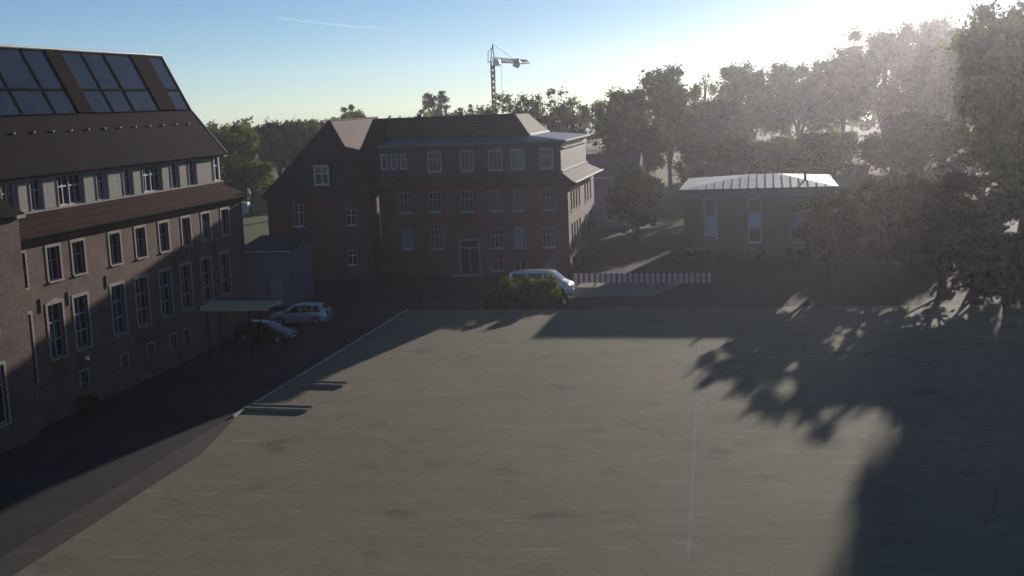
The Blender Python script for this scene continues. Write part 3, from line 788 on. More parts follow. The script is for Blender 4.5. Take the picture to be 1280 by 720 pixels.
# ------------------------------------------------------------------ vehicles
def interp(st, x):
    for a, b in zip(st, st[1:]):
        if a[0] <= x <= b[0]:
            t = (x-a[0])/(b[0]-a[0]) if b[0] > a[0] else 0
            return [p+(q-p)*t for p, q in zip(a, b)]
    return list(st[0] if x < st[0][0] else st[-1])

def car(name, label, cat, loc, rz, paint, st, wheels, glazing, wr=0.32, group=None):
    """st: stations (x, z_under, z_belt, w_low, w_belt, z_top, w_top); x runs from tail to nose"""
    T = thing(name, label, cat, loc, rz, group)
    rows = []
    for (x, z0, zb, wl, wb, zt, wt) in st:
        half = [(wl*0.86, z0), (wl*0.98, z0+0.12), (wl, (z0+zb)*0.5), (wb, zb), ((wb+wt)/2+0.01, (zb+zt)/2), (wt, zt-0.05), (wt-0.10, zt-0.005), (0.0, zt+0.015)]
        rows.append([(x, y, z) for y, z in half] + [(x, -y, z) for y, z in reversed(half[:-1])])
    n = len(rows[0]); mb = MB()
    mb.v = [p for r_ in rows for p in r_]
    for i in range(len(rows)-1):
        for k in range(n-1):
            mb.f.append((i*n+k, i*n+k+1, (i+1)*n+k+1, (i+1)*n+k))
        mb.f.append((i*n+n-1, i*n, (i+1)*n, (i+1)*n+n-1))
    mb.f.append(tuple(range(n))); mb.f.append(tuple((len(rows)-1)*n+k for k in reversed(range(n))))
    body = mb.build('body', M[paint], T, world=False, smooth=35)
    sub = lambda o, p=body: setattr(o, 'parent', p)
    # side glazing
    def side_pt(x, t, sgn, off=0.012):
        s_ = interp(st, x); zb, wb, zt, wt = s_[2], s_[4], s_[5], s_[6]
        y = wb + (wt-wb)*t + off; z = zb + (zt-zb-0.04)*t
        if 0.2 < t < 0.8: y += 0.01
        return (x, sgn*y, z)
    for sgn in (1, -1):
        for (xa, xb, xc, xd) in glazing['side']:    # lower rear, lower front, upper front, upper rear
            g = MB()
            N = 4
            pts = []
            for j in range(N+1):
                t = 0.08 + 0.78*j/N
                tt = j/N
                l = xa + (xd-xa)*tt; r_ = xb + (xc-xb)*tt
                pts.append([side_pt(l + (r_-l)*i/4, t, sgn) for i in range(5)])
            for j in range(N):
                for i in range(4):
                    g.poly([pts[j][i], pts[j][i+1], pts[j+1][i+1], pts[j+1][i]])
            g.build('side_window', M['car_glass'], T, world=False)
    for nm, xa, xb, la, lb in (('windscreen', *glazing['front']), ('rear_window', *glazing['rear'])):
        sa, sb = interp(st, xa), interp(st, xb)
        up = Vector((sb[5]-sa[5], 0, -(xb-xa))).normalized()
        if up.z < 0: up = -up
        g = MB()
        rows2 = []
        for j in range(5):
            t = la + (lb-la)*j/4
            x = xa + (xb-xa)*t
            s_ = interp(st, x)
            w = s_[6]-0.10
            rows2.append([(x+up.x*0.014, w*q, s_[5]+0.002+0.013*(1-abs(q))+up.z*0.014) for q in (-1, -0.5, 0, 0.5, 1)])
        for j in range(4):
            for i in range(4): g.poly([rows2[j][i], rows2[j][i+1], rows2[j+1][i+1], rows2[j+1][i]])
        g.build(nm, M['car_glass'], T, world=False)
    for wx in wheels:
        for sgn in (1, -1):
            s_ = interp(st, wx); y = s_[3]
            ty = MB().tube([(wx, sgn*(y-0.20), wr), (wx, sgn*(y-0.03), wr), (wx, sgn*(y+0.012), wr)], [wr, wr, wr*0.93], 20).build('wheel', M['tyre'], T, world=False, smooth=40)
            rm = MB()
            rm.tube([(wx, sgn*(y-0.02), wr), (wx, sgn*(y+0.018), wr)], [wr*0.68, wr*0.62], 16).build('rim', M['rim'], T, world=False).parent = ty
            ar = MB()
            pts = [(wx + (wr+0.05)*math.cos(a_), sgn*(y+0.004), wr + (wr+0.05)*math.sin(a_)) for a_ in [R(d) for d in range(-5, 186, 12)]]
            ar.tube(pts, 0.035, 6).build('wheel_arch', M['dark_metal'], T, world=False)
    xn, xt = st[-1], st[0]
    for sgn in (1, -1):
        hx = glazing['lamp'][0]; s_ = interp(st, hx)
        hz = glazing['lamp'][1]
        MB().mesh([(hx, sgn*(s_[4]+0.012), hz-0.09), (hx, sgn*(s_[4]+0.012), hz+0.07), (xn[0]+0.012, sgn*(xn[4]-0.02), hz+0.03), (xn[0]+0.012, sgn*(xn[4]-0.02), hz-0.09), (xn[0]+0.018, sgn*(xn[4]-0.34), hz+0.0), (xn[0]+0.018, sgn*(xn[4]-0.34), hz-0.10)],
                  [(0,1,2,3), (3,2,4,5)]).build('headlight', M['lamp'], T, world=False)
        tz_ = glazing['tail']
        MB().box(xt[0]-0.02, xt[0]+0.10, sgn*(xt[4]-0.10)-0.10, sgn*(xt[4]-0.10)+0.10, tz_-0.10, tz_+0.14).build('tail_light', M['tail'], T, world=False)
        mx = glazing['mirror']; s_ = interp(st, mx)
        MB().box(mx-0.09, mx+0.09, sgn*(s_[4]+0.10)-0.09, sgn*(s_[4]+0.10)+0.09, s_[2]+0.06, s_[2]+0.21).build('door_mirror', M[paint], T, world=False)
    MB().box(xn[0]-0.05, xn[0]+0.035, -0.62, 0.62, xn[1]+0.02, xn[1]+0.17).build('bumper', M['dark_metal'], T, world=False)
    MB().box(xn[0]+0.036, xn[0]+0.05, -0.26, 0.26, xn[1]+0.05, xn[1]+0.16).build('number_plate', M['white'], T, world=False)
    return T

hatch = [(-2.10, 0.34, 0.88, 0.74, 0.74, 0.98, 0.66), (-2.0, 0.24, 0.92, 0.82, 0.80, 1.12, 0.64), (-1.62, 0.20, 0.93, 0.86, 0.84, 1.42, 0.60), (-1.0, 0.18, 0.92, 0.87, 0.85, 1.50, 0.60),
         (-0.1, 0.18, 0.90, 0.87, 0.85, 1.48, 0.60), (0.35, 0.18, 0.90, 0.87, 0.85, 1.38, 0.61), (1.05, 0.18, 0.88, 0.87, 0.84, 0.98, 0.72), (1.6, 0.20, 0.80, 0.85, 0.80, 0.88, 0.70), (1.98, 0.24, 0.68, 0.78, 0.72, 0.74, 0.62), (2.10, 0.32, 0.58, 0.68, 0.64, 0.62, 0.52)]
gl_h = dict(side=[(-1.55, -0.62, -0.62, -1.30), (-0.54, 0.82, 0.22, -0.54)], front=(1.05, 0.35, 0.04, 0.94), rear=(-2.0, -1.62, 0.08, 0.92), lamp=(1.72, 0.66), tail=0.78, mirror=0.78)
wagon = [(-2.25, 0.34, 0.92, 0.76, 0.76, 1.0, 0.68), (-2.18, 0.24, 0.96, 0.84, 0.82, 1.14, 0.66), (-1.80, 0.20, 0.97, 0.89, 0.86, 1.52, 0.62), (-1.0, 0.18, 0.96, 0.90, 0.87, 1.60, 0.63),
         (-0.1, 0.18, 0.94, 0.90, 0.87, 1.60, 0.63), (0.45, 0.18, 0.94, 0.90, 0.87, 1.48, 0.63), (1.25, 0.18, 0.94, 0.90, 0.86, 1.04, 0.74), (1.8, 0.20, 0.86, 0.88, 0.82, 0.93, 0.72), (2.15, 0.24, 0.74, 0.80, 0.75, 0.80, 0.64), (2.28, 0.34, 0.62, 0.70, 0.66, 0.66, 0.54)]
gl_w = dict(side=[(-1.78, -1.15, -1.15, -1.55), (-1.08, -0.25, -0.25, -1.08), (-0.17, 1.0, 0.32, -0.17)], front=(1.25, 0.45, 0.04, 0.94), rear=(-2.18, -1.80, 0.08, 0.92), lamp=(1.85, 0.72), tail=0.95, mirror=0.98)
vanst = [(-2.65, 0.40, 1.10, 0.86, 0.86, 1.30, 0.80), (-2.62, 0.30, 1.14, 0.94, 0.92, 1.90, 0.80), (-2.45, 0.26, 1.15, 0.96, 0.94, 2.00, 0.80), (-1.0, 0.22, 1.14, 0.97, 0.95, 2.05, 0.80),
         (0.6, 0.22, 1.12, 0.97, 0.95, 2.05, 0.80), (1.05, 0.22, 1.12, 0.97, 0.95, 1.96, 0.79), (1.90, 0.22, 1.10, 0.97, 0.93, 1.26, 0.80), (2.35, 0.24, 0.98, 0.94, 0.88, 1.08, 0.76), (2.58, 0.28, 0.84, 0.86, 0.80, 0.90, 0.70), (2.66, 0.36, 0.70, 0.76, 0.72, 0.74, 0.60)]
gl_v = dict(side=[(-2.4, -1.15, -1.15, -2.3), (-1.05, 0.25, 0.25, -1.05), (0.35, 1.62, 1.05, 0.35)], front=(1.90, 1.05, 0.04, 0.94), rear=(-2.645, -2.62, 0.2, 0.9), lamp=(2.36, 0.86), tail=1.1, mirror=1.55)
car('parked_car', 'black hatchback parked nose out beside the long school facade', 'car', (-34.55, 77.9, 0), R(-4), 'car_dark', hatch, (-1.30, 1.30), gl_h)
car('parked_car', 'silver estate car parked behind the black hatchback', 'car', (-34.55, 84.6, 0), R(184), 'car_silver', wagon, (-1.38, 1.38), gl_w)
car('parked_van', 'white van with sun glinting on its front, behind round bushes', 'van', (-18.3, 97.6, 0), R(-3), 'car_white', vanst, (-1.65, 1.72), gl_v, 0.34)

# ------------------------------------------------------------------ red and white barrier
BR = thing('barrier_fence', 'low red and white picket barrier between the mansard block and the pavilion', 'fence', (-10.5, 102.0, 0))
wb_ = MB().box(-0.11, 0.11, -0.015, 0.015, 0.22, 1.05).data('picket')
rb_ = MB().box(-0.11, 0.11, -0.015, 0.015, 0.22, 1.05).data('picket')
for i in range(50):
    x = -5.9 + i*0.24
    if i % 2: place('picket', wb_, M['frame_bright'], BR, (x, -0.06*x, 0))
    else: place('picket', rb_, M['red'], BR, (x, -0.06*x, 0))
for z in (0.32, 0.92):
    MB().mesh([(-6.05, 0.38, z-0.04), (6.05, -0.34, z-0.04), (6.05, -0.30, z-0.04), (-6.05, 0.42, z-0.04), (-6.05, 0.38, z+0.04), (6.05, -0.34, z+0.04), (6.05, -0.30, z+0.04), (-6.05, 0.42, z+0.04)],
              [(3,2,1,0),(4,5,6,7),(0,1,5,4),(1,2,6,5),(2,3,7,6),(3,0,4,7)]).build('rail', M['frame_bright'], BR, world=False)
for i in range(7):
    x = -5.95 + i*1.98
    MB().box(x-0.04, x+0.04, -0.06*x+0.06, -0.06*x+0.13, 0, 1.0).build('post', M['dark_metal'], BR, world=False)
    MB().box(x-0.1, x+0.1, -0.06*x-0.25, -0.06*x+0.35, 0, 0.10).build('foot', M['dark_metal'], BR, world=False)

# ------------------------------------------------------------------ low concrete edging slabs at the court edge
for i, (y, lab) in enumerate(((59.5, 'low concrete slab step at the court edge, the nearer of two'), (65.1, 'low concrete slab step at the court edge, the farther of two'))):
    T = thing('concrete_step', lab, 'step', (-26.0, y, 0), R(-3), 'slab steps at the court edge')
    MB().box(-1.9, 1.9, -0.42, 0.42, 0.0, 0.10).build('footing', M['court'], T, world=False)
    for k in range(4):
        MB().box(-1.9+0.95*k+0.01, -0.95+0.95*k-0.01, -0.44, -0.27, 0.0, 0.17).build('edge_stone', M['path'], T, world=False)
        MB().box(-1.9+0.95*k+0.01, -0.95+0.95*k-0.01, 0.27, 0.44, 0.0, 0.17).build('edge_stone', M['path'], T, world=False)

# ------------------------------------------------------------------ tower crane
CR = thing('tower_crane', 'grey tower crane with white cab rising behind the mansard block roof', 'crane', (-55.7, 250.0, 0), 0)
mast = MB()
hw = 0.32
for sx in (-hw, hw):
    for sy_ in (-hw, hw): mast.box(sx-0.10, sx+0.10, sy_-0.10, sy_+0.10, 0, 24.3)
z = 0.0
while z < 23.5:
    for a_, b_ in (((-hw,-hw),(hw,-hw)), ((hw,-hw),(hw,hw)), ((hw,hw),(-hw,hw)), ((-hw,hw),(-hw,-hw))):
        mast.tube([(*a_, z), (*b_, z+1.2)], 0.07, 4, False); mast.tube([(*b_, z), (*a_, z+1.2)], 0.07, 4, False)
    z += 1.2
mast.build('mast', M['crane_steel'], CR, world=False)
MB().box(-2.2, 2.2, -2.2, 2.2, 0, 0.5).build('base', M['concrete'], CR, world=False)
peak = MB()
for sx in (-0.45, 0.45): peak.tube([(sx, 0, 24.3), (0.15, 0, 28.2)], 0.10, 5)
peak.tube([(-0.9, -0.3, 24.3), (-0.8, -0.3, 26.6), (0.1, 0, 27.4)], 0.08, 5)
peak.build('tower_peak', M['crane_steel'], CR, world=False)
jd = Vector((4.2, 17.0, 0)); jl = jd.length; jd.normalize(); js = Vector((-jd.y, jd.x, 0))
jib = MB()
def jp(s, o, z): v = jd*s + js*o; return (v.x, v.y, z)
for o in (-0.5, 0.5): jib.tube([jp(-1, o, 24.5), jp(jl, o, 24.3)], 0.09, 5)
jib.tube([jp(-0.5, 0, 25.5), jp(jl, 0, 24.9)], 0.09, 5)
for k in range(18):
    s0 = k*jl/18; s1 = (k+1)*jl/18
    for o in (-0.5, 0.5): jib.tube([jp(s0, o, 24.45), jp((s0+s1)/2, 0, 25.3), jp(s1, o, 24.45)], 0.05, 4, False)
jib.build('jib', M['crane_steel'], CR, world=False)
MB().tube([(0.15, 0, 28.1), jp(jl*0.6, 0, 25.2)], 0.05, 4).build('tie_rod', M['crane_steel'], CR, world=False)
cb_ = MB(); cb_.prism([(0.55, 23.6), (1.5, 23.6), (1.65, 24.1), (1.5, 24.9), (0.55, 24.95)], 'y', -0.6, 0.6)
cb_.build('cab', M['crane_cab'], CR, world=False)
MB().tube([jp(10.5, 0, 24.95), jp(12.0, 0, 24.85), jp(12.4, 0, 24.4), jp(12.0, 0, 23.9), jp(10.5, 0, 23.9)], [0.35, 0.62, 0.70, 0.62, 0.35], 10).build('trolley_winch', M['crane_cab'], CR, world=False)
MB().tube([jp(4, 0, 24.2), jp(4, 0, 12)], 0.03, 4).build('hoist_rope', M['crane_steel'], CR, world=False)

# ------------------------------------------------------------------ trees and shrubs
def leaf_cloud(rng, clumps, per, size, flat=0.8):
    cs = np.array([c[:3] for c in clumps]); rs = np.array([c[3] for c in clumps])
    n = len(clumps)*per
    idx = np.repeat(np.arange(len(clumps)), per)
    d = rng.normal(size=(n, 3)); d /= np.linalg.norm(d, axis=1)[:, None]
    rad = np.minimum(np.abs(rng.normal(0, 0.58, n)), 1.15)
    pos = cs[idx] + d*(rs[idx]*rad)[:, None]*np.array([1, 1, flat])
    a = rng.normal(size=(n, 3)); a /= np.linalg.norm(a, axis=1)[:, None]
    b = np.cross(a, rng.normal(size=(n, 3))); b /= np.linalg.norm(b, axis=1)[:, None]
    s = size*(0.55+0.9*rng.random(n))[:, None]
    v = np.stack([pos - a*s, pos - b*s*0.62, pos + a*s, pos + b*s*0.62], axis=1).reshape(-1, 3)
    return v, n

def cloud_mesh(name, v, n):
    me = bpy.data.meshes.new(name)
    me.vertices.add(n*4); me.vertices.foreach_set('co', v.astype(np.float32).ravel())
    me.loops.add(n*4); me.loops.foreach_set('vertex_index', np.arange(n*4, dtype=np.int32))
    me.polygons.add(n); me.polygons.foreach_set('loop_start', np.arange(0, n*4, 4, dtype=np.int32))
    me.update(calc_edges=True); me.validate()
    return me

def make_tree_mesh(seed, H, Rc, base, nclump, per, size, kind='broad'):
    rng = np.random.default_rng(seed); rd = random.Random(seed)
    clumps = []
    cz = base + (H-base)*0.5; rz_ = (H-base)*0.5
    if kind == 'conifer':
        for k in range(nclump):
            t = (k+0.5)/nclump; z = base + (H-base)*t; r = Rc*(1-t)**0.9+0.15
            for q in range(max(3, int(6*(1-t))+2)):
                a = rd.random()*6.28; rr = r*(0.35+0.6*rd.random())
                clumps.append((rr*math.cos(a), rr*math.sin(a), z-0.12*rr, 0.35+r*0.3))
    elif kind == 'flat':
        for k in range(nclump):
            t = rd.random(); z = base + (H-base)*t
            a = rd.random()*6.28; rr = Rc*(0.25+0.75*math.sqrt(rd.random()))*(1-0.45*t)
            clumps.append((rr*math.cos(a), rr*math.sin(a), z, Rc*0.22))
    else:
        # a few big lobes, each broken into small clumps
        lobes = []
        for k in range(9):
            a = k*2.4 + rd.random()*0.9; ph = -0.7 + 1.6*((k+0.5)/9) + rd.uniform(-0.12, 0.12)
            lobes.append((Rc*0.58*math.cos(a)*math.cos(ph), Rc*0.58*math.sin(a)*math.cos(ph), cz + rz_*0.60*math.sin(ph), Rc*rd.uniform(0.36, 0.52)))
        lobes.append((0, 0, cz+rz_*0.35, Rc*0.5))
        for k in range(nclump):
            L = lobes[rd.randrange(len(lobes))]
            d = Vector((rd.gauss(0, 1), rd.gauss(0, 1), rd.gauss(0, 1))).normalized()
            rr = L[3]*(0.35+0.58*rd.random())
            c = (L[0]+d.x*rr, L[1]+d.y*rr, L[2]+d.z*rr*rz_/Rc*0.85)
            clumps.append((*c, Rc*rd.uniform(0.11, 0.24)))
    v, n = leaf_cloud(rng, clumps, per, size)
    v[:, 2] = np.clip(v[:, 2], 0.15, H*1.03)
    crown = cloud_mesh('crown', v, n)
    tm = MB()
    lean = Vector((rd.uniform(-0.03, 0.03)*H, rd.uniform(-0.03, 0.03)*H, 0))
    top = cz + rz_*0.5
    tr = 0.018*H+0.06
    tp = [Vector((0,0,-0.1)), Vector((0,0,0.4))+lean*0.05, Vector((0,0,base*0.7+0.3))+lean*0.4, Vector((0,0,cz))+lean, Vector((0,0,top))+lean*1.2]
    tm.tube(tp, [tr*1.5, tr*1.1, tr*0.9, tr*0.55, tr*0.12], 9)
    if kind != 'conifer':
        pick = rd.sample(clumps, min(18, len(clumps)))
        for c in pick:
            z0 = rd.uniform(base*0.75, cz+rz_*0.2)
            st_ = Vector((0, 0, z0)) + lean*min(1, z0/cz)
            e = Vector(c[:3]); mid = st_.lerp(e, 0.5) + Vector((rd.uniform(-.3,.3), rd.uniform(-.3,.3), 0.35*(e-st_).length*0.3))
            tm.tube([st_, mid, e], [tr*0.42, tr*0.26, tr*0.06], 6)
            for q in range(2):
                e2 = e + Vector((rd.uniform(-1,1), rd.uniform(-1,1), rd.uniform(-.2,1)))*Rc*0.28
                tm.tube([mid.lerp(e, 0.5), e2], [tr*0.16, tr*0.04], 5)
    trunk = tm.data('trunk', smooth=60)
    return trunk, crown

KIND = {}
def tree_kind(k, *a, **kw): KIND[k] = make_tree_mesh(*a, **kw)
tree_kind('broad1', 11, 16, 6.5, 2.0, 150, 150, 0.23)
tree_kind('broad2', 12, 16, 5.6, 1.6, 140, 150, 0.23)
tree_kind('broad3', 13, 16, 7.4, 2.2, 170, 150, 0.24)
tree_kind('airy1', 21, 20, 7.0, 5.0, 85, 80, 0.22)
tree_kind('airy2', 22, 20, 6.2, 4.5, 75, 75, 0.21)
tree_kind('bare', 23, 20, 5.0, 6.0, 50, 26, 0.18)
tree_kind('tall1', 31, 24, 7.6, 2.5, 200, 150, 0.27)
tree_kind('tall2', 32, 24, 8.6, 2.2, 220, 150, 0.28)
tree_kind('big', 33, 22, 7.6, 2.0, 300, 190, 0.19)
tree_kind('big2', 34, 22, 8.2, 1.6, 300, 190, 0.19)
tree_kind('pine', 41, 18, 4.6, 10.5, 30, 200, 0.24, 'flat')
tree_kind('spruce', 42, 14, 2.6, 1.0, 14, 90, 0.22, 'conifer')
tree_kind('small', 51, 8, 3.0, 0.5, 110, 150, 0.13)

def tree(kind, name, label, x, y, h, w, leaf, rz, group):
    tr_, cr_ = KIND[kind]
    H0 = max(q.co.z for q in cr_.vertices) if False else {'broad1':16,'broad2':16,'broad3':16,'airy1':20,'airy2':20,'bare':20,'tall1':24,'tall2':24,'big':22,'big2':22,'pine':18,'spruce':14,'small':8}[kind]
    T = thing(name, label, 'tree', (x, y, 0), rz, group)
    T.scale = (w, w, h/H0)
    a = place('trunk', tr_, M['bark'], T)
    b = bpy.data.objects.new('crown', cr_); C.objects.link(b); b.parent = T
    if not cr_.materials: cr_.materials.append(M[leaf])
    b.material_slots[0].link = 'OBJECT'; b.material_slots[0].material = M[leaf]
    return T

GL = 'trees beyond the meadow'
tree('broad1', 'broadleaf_tree', 'bright green tree touching the end of the long school roof', -96, 205, 16.0, 1.05, 'leaf_b', 0.3, GL)
tree('broad3', 'broadleaf_tree', 'green tree next to the school roof end, second from the left', -93, 222, 15.6, 1.0, 'leaf_a', 1.3, GL)
tree('broad2', 'broadleaf_tree', 'small yellow green tree standing low in front of the left tree line', -80, 178, 9.8, 0.95, 'leaf_b', 2.1, GL)
tree('broad3', 'broadleaf_tree', 'wide brownish green tree in the middle of the left tree line', -88, 228, 15.6, 1.05, 'leaf_d', 2.9, GL)
tree('broad1', 'broadleaf_tree', 'dark tree in the left tree line behind the brownish one', -90, 246, 15.6, 1.1, 'leaf_a', 4.1, GL)
tree('broad2', 'broadleaf_tree', 'rounded yellow brown tree left of the pointed hip roof', -76, 212, 12.8, 1.1, 'leaf_d', 5.0, GL)
tree('broad3', 'broadleaf_tree', 'green tree rising directly left of the pointed roof tip', -87, 244, 16.4, 1.0, 'leaf_a', 0.7, GL)
tree('broad1', 'broadleaf_tree', 'dark green tree behind the pointed hip roof', -76, 240, 14.4, 1.1, 'leaf_c', 1.9, GL)
tree('broad2', 'broadleaf_tree', 'far yellow green tree standing alone above the valley between the roofs', -104, 300, 18.2, 1.15, 'leaf_b', 3.6, GL)
tree('broad3', 'broadleaf_tree', 'far green tree low behind the left end of the mansard roof', -88, 290, 14.6, 1.0, 'leaf_a', 4.9, GL)
tree('broad1', 'broadleaf_tree', 'far dull green tree low behind the mansard roof, left of the pine', -81, 292, 14.4, 1.0, 'leaf_c', 5.7, GL)
tree('pine', 'pine_tree', 'flat topped pine poking above the mansard roof', -81.5, 298, 19.0, 1.0, 'leaf_e', 0.5, None)
for i, (x, h, lab) in enumerate(((-76, 15.2, 'first small spruce right of the flat topped pine'), (-73.2, 16.0, 'tallest small spruce between the pine and the crane'), (-70.2, 15.2, 'third small spruce right of the flat topped pine'), (-67.0, 15.6, 'small spruce nearest the crane mast, on its left'))):
    tree('spruce', 'spruce_tree', lab, x, 300, h, 1.0, 'leaf_e', i*1.1, 'spruces on the skyline left of the crane')
tree('broad2', 'broadleaf_tree', 'green tree low behind the mansard roof beside the spruces', -70, 270, 14.4, 1.2, 'leaf_a', 2.2, GL)

GM = 'trees behind the mansard block'
tree('airy1', 'broadleaf_tree', 'airy tree just right of the crane, sky showing through its crown', -37.5, 190, 19.6, 0.98, 'leaf_d', 0.4, GM)
tree('airy2', 'broadleaf_tree', 'loose sparse tree behind the right end of the mansard roof', -30.0, 192, 19.2, 1.0, 'leaf_d', 2.0, GM)
tree('broad2', 'broadleaf_tree', 'lower dense green tree below the airy crowns right of the crane', -33.0, 178, 13.4, 1.1, 'leaf_a', 3.0, GM)
tree('tall1', 'broadleaf_tree', 'green tree between the airy tree and the tallest crown', -23.5, 202, 20.0, 0.75, 'leaf_a', 1.2, GM)
tree('tall2', 'broadleaf_tree', 'tall round tree with the highest crown left of the bare tree', -15.6, 205, 24.0, 0.82, 'leaf_a', 0.2, GM)
tree('bare', 'bare_tree', 'nearly bare thin tree in the gap between two tall crowns', -10.3, 232, 21.6, 1.0, 'leaf_d', 0.9, None)
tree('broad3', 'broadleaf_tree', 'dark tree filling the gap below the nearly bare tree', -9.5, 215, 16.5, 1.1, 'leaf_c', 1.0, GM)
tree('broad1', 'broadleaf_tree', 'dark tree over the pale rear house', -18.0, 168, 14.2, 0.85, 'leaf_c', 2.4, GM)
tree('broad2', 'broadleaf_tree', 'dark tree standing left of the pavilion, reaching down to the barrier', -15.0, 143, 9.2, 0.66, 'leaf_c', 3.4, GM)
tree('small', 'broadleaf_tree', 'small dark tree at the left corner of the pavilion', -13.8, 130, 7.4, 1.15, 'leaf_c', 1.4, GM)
GR = 'trees behind the pavilion'
tree('tall2', 'broadleaf_tree', 'broad tall tree behind the left half of the pavilion', -3.5, 268, 25.4, 1.0, 'leaf_a', 1.7, GR)
tree('tall1', 'broadleaf_tree', 'tall tree behind the right half of the pavilion', 7.5, 272, 25.4, 1.05, 'leaf_a', 2.6, GR)
tree('tall2', 'broadleaf_tree', 'taller tree behind the right end of the pavilion', 17.5, 285, 28.6, 1.05, 'leaf_a', 3.9, GR)
tree('tall1', 'broadleaf_tree', 'very tall tree at the back right, behind the near right trees', 27.0, 290, 33.5, 1.3, 'leaf_d', 5.0, GR)
tree('tall2', 'broadleaf_tree', 'tallest tree at the back right, above the near right crowns', 40, 300, 36.0, 1.3, 'leaf_a', 0.5, GR)
tree('tall1', 'broadleaf_tree', 'green tree in the gap between the tall back trees and the near right crown', 32.0, 232, 27.0, 1.05, 'leaf_a', 3.3, GR)
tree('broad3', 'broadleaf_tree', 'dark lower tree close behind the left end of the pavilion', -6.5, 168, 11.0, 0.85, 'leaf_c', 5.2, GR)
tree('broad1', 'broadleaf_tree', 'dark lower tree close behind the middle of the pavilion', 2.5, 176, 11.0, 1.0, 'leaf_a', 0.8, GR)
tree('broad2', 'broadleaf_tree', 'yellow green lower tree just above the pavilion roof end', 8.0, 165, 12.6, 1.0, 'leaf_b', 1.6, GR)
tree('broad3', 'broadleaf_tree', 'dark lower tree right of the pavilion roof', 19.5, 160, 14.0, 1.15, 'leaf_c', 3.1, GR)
GN = 'big trees along the right side of the court'
tree('big2', 'broadleaf_tree', 'big tree right of the pavilion whose crown leaves the top of the picture', 22.2, 105, 26.0, 0.97, 'leaf_a', 0.6, GN)
tree('big', 'broadleaf_tree', 'big tree cut by the right edge of the picture', 26.5, 92, 25.0, 1.0, 'leaf_d', 2.8, GN)
tree('big', 'broadleaf_tree', 'big tree farther back between the pavilion end and the near right trees', 25.2, 128, 27.5, 1.0, 'leaf_a', 4.4, GN)
tree('big2', 'broadleaf_tree', 'dark tree behind the trees at the right edge of the picture', 27.0, 112, 22.0, 1.1, 'leaf_c', 1.4, GN)
tree('small', 'broadleaf_tree', 'small tree in front of the right end of the pavilion', 5.4, 105, 8.6, 1.2, 'leaf_c', 0.5, GN)
tree('small', 'broadleaf_tree', 'low bushy tree at the foot of the big right tree', 13.6, 98, 7.5, 1.45, 'leaf_c', 2.5, GN)
tree('small', 'broadleaf_tree', 'low bushy tree at the right edge, nearest to the camera', 16.6, 88, 6.5, 1.4, 'leaf_c', 3.9, GN)
tree('small', 'broadleaf_tree', 'low bushy tree between the pavilion and the big right tree', 10.6, 106, 10.0, 1.5, 'leaf_c', 5.1, GN)
tree('small', 'broadleaf_tree', 'low bushy tree behind the big right tree, near the right edge', 17.4, 106, 10.5, 1.8, 'leaf_c', 0.9, GN)

def bush_mesh(seed, rx, ry_, h, ncl, per, size):
    rng = np.random.default_rng(seed); rd = random.Random(seed)
    cl = []
    for k in range(ncl):
        a = rd.random()*6.28; t = rd.random()
        z = h*(0.12+0.72*t); rr = math.sqrt(max(0.05, 1-((z-h*0.42)/(h*0.6))**2))*(0.6+0.32*rd.random())
        cl.append((rx*rr*math.cos(a), ry_*rr*math.sin(a), z, 0.22*min(rx, ry_, h)+0.08))
    v, n = leaf_cloud(rng, cl, per, size)
    v[:, 2] = np.clip(v[:, 2], 0.02, h*1.05)
    fol = cloud_mesh('foliage', v, n)
    st_ = MB()
    for k in range(7):
        a = k*0.9
        st_.tube([(0.1*math.cos(a), 0.1*math.sin(a), -0.05), (rx*0.3*math.cos(a), ry_*0.3*math.sin(a), h*0.4), (rx*0.6*math.cos(a), ry_*0.6*math.sin(a), h*0.75)], [0.04, 0.03, 0.01], 5)
    return st_.data('stem'), fol
BK = {'round': bush_mesh(61, 1.25, 1.2, 1.9, 46, 110, 0.085), 'wide': bush_mesh(62, 2.4, 1.0, 1.3, 60, 100, 0.09), 'low': bush_mesh(63, 1.2, 0.9, 0.75, 30, 100, 0.08)}
def bush(kind, label, x, y, s, leaf, rz, group):
    st_, fo = BK[kind]
    T = thing('bush', label, 'bush', (x, y, 0), rz, group); T.scale = s
    place('stem', st_, M['bark'], T)
    b = bpy.data.objects.new('foliage', fo); C.objects.link(b); b.parent = T
    if not fo.materials: fo.materials.append(M[leaf])
    b.material_slots[0].link = 'OBJECT'; b.material_slots[0].material = M[leaf]
GB = 'bushes in the bed before the white van'
bush('round', 'round green bush in front of the white van, left of the other round bush', -19.5, 93.6, (1.2, 1, 1.22), 'leaf_b', 0.2, GB)
bush('round', 'round darker bush in front of the white van windscreen', -17.3, 93.9, (1.15, 1, 1.2), 'leaf_b', 1.9, GB)
bush('round', 'green bush at the rear end of the white van, leftmost in the bed', -21.4, 93.4, (1.0, 1, 0.95), 'leaf_a', 3.3, GB)
bush('low', 'low spreading bush at the front edge of the bed, left', -20.4, 91.7, (1.3, 0.9, 1.1), 'leaf_c', 0.8, GB)
bush('low', 'low dark bush at the right tip of the planting bed', -15.9, 92.3, (1.1, 0.9, 1.0), 'leaf_c', 2.0, GB)
bush('low', 'low bush in the bed between the two round bushes, in front', -18.2, 91.8, (1.2, 0.8, 0.8), 'leaf_d', 4.0, GB)
GH = 'hedge shrubs before the pavilion'
for i, (x, lab) in enumerate(((-6.6, 'hedge shrub at the left corner of the pavilion'), (-2.9, 'hedge shrub below the wall between the first two pavilion windows'), (0.9, 'hedge shrub below the wall between the second and third pavilion windows'), (4.7, 'hedge shrub below the wall right of the third pavilion window'), (8.6, 'hedge shrub at the right end of the pavilion'))):
    bush('wide', lab, x, 115.6, (0.85, 1.1, 1.0), 'leaf_c', 0.0, GH)
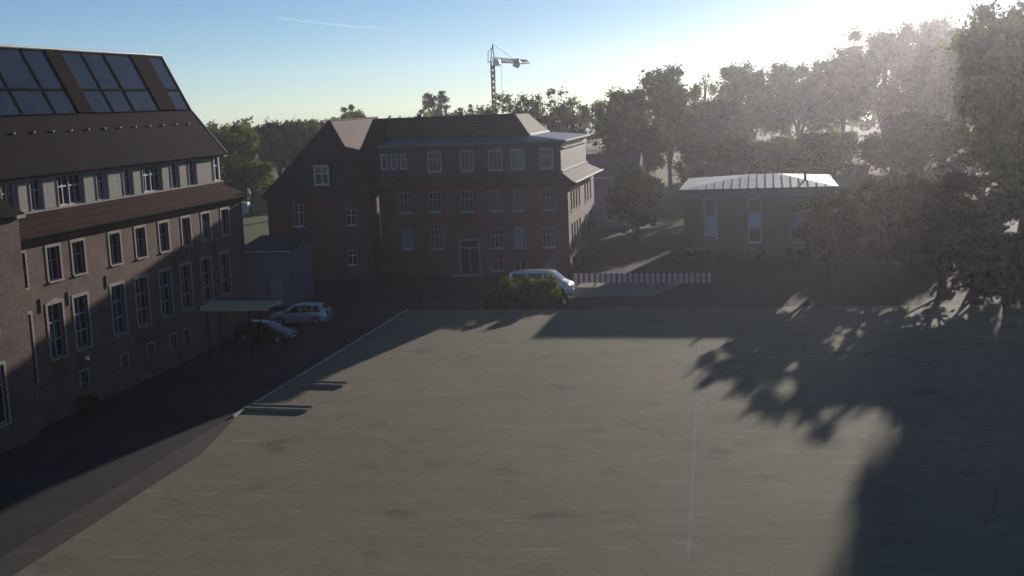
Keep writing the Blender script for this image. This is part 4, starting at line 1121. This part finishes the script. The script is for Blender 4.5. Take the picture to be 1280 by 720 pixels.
GT = 'tall hedge right of the pavilion'
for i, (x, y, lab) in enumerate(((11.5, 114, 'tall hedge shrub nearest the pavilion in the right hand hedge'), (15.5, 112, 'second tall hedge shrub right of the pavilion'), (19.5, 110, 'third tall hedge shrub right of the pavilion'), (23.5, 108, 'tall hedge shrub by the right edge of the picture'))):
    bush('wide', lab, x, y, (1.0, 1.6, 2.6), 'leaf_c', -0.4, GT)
bush('low', 'small plant at the foot of the left facade under the lamp', -36.9, 58.6, (0.5, 0.5, 1.2), 'leaf_a', 0.0, None)

# ------------------------------------------------------------------ far woodland that closes the horizon
rng = np.random.default_rng(77); rd = random.Random(77)
cl = []
for k in range(520):
    x = rd.uniform(-420, 260); y = rd.uniform(360, 430)
    h = 12.5 + 2.5*math.sin(x*0.05) + rd.uniform(-2, 2)
    cl.append((x, y, h*rd.uniform(0.35, 0.9), rd.uniform(2.2, 4.2)))
v, n = leaf_cloud(rng, cl, 130, 0.75)
v[:, 2] = np.clip(v[:, 2], 0.0, 17.5)
wd = place('far_woodland', cloud_mesh('far_woodland', v, n), M['leaf_a'])
struct(wd, 'stuff', 'far band of woodland closing the horizon behind all the buildings')

# ------------------------------------------------------------------ contrail
ct = MB().tube([(-3300, 8000, 660), (-2960, 8000, 600), (-2740, 8000, 570), (-2500, 8000, 545)], [5, 5, 7, 2], 6)
mt = bpy.data.materials.new('contrail_ice'); mt.use_nodes = True
nt = mt.node_tree; nt.nodes.clear()
o_ = nt.nodes.new('ShaderNodeOutputMaterial'); tl = nt.nodes.new('ShaderNodeBsdfTranslucent'); tp_ = nt.nodes.new('ShaderNodeBsdfTransparent'); mx = nt.nodes.new('ShaderNodeMixShader')
tl.inputs['Color'].default_value = (0.9, 0.9, 0.9, 1); mx.inputs[0].default_value = 0.05
nt.links.new(tp_.outputs[0], mx.inputs[1]); nt.links.new(tl.outputs[0], mx.inputs[2]); nt.links.new(mx.outputs[0], o_.inputs['Surface'])
struct(ct.build('contrail', mt, None, fix=False), 'stuff', 'thin white contrail in the blue sky')

# ------------------------------------------------------------------ haze volume added to stand in for lens glare
hz = MB().box(-520, 420, -70, 620, -1.2, 38.0).build('haze', None, None)
mt = bpy.data.materials.new('glare_haze'); mt.use_nodes = True
nt = mt.node_tree; nt.nodes.clear()
o_ = nt.nodes.new('ShaderNodeOutputMaterial'); pv = nt.nodes.new('ShaderNodeVolumePrincipled')
pv.inputs['Color'].default_value = (0.92, 0.91, 1.0, 1)
pv.inputs['Density'].default_value = 0.00020
pv.inputs['Anisotropy'].default_value = 0.78
nt.links.new(pv.outputs[0], o_.inputs['Volume'])
hz.data.materials.append(mt)
struct(hz, 'stuff', 'thin haze added over the court in place of lens glare')
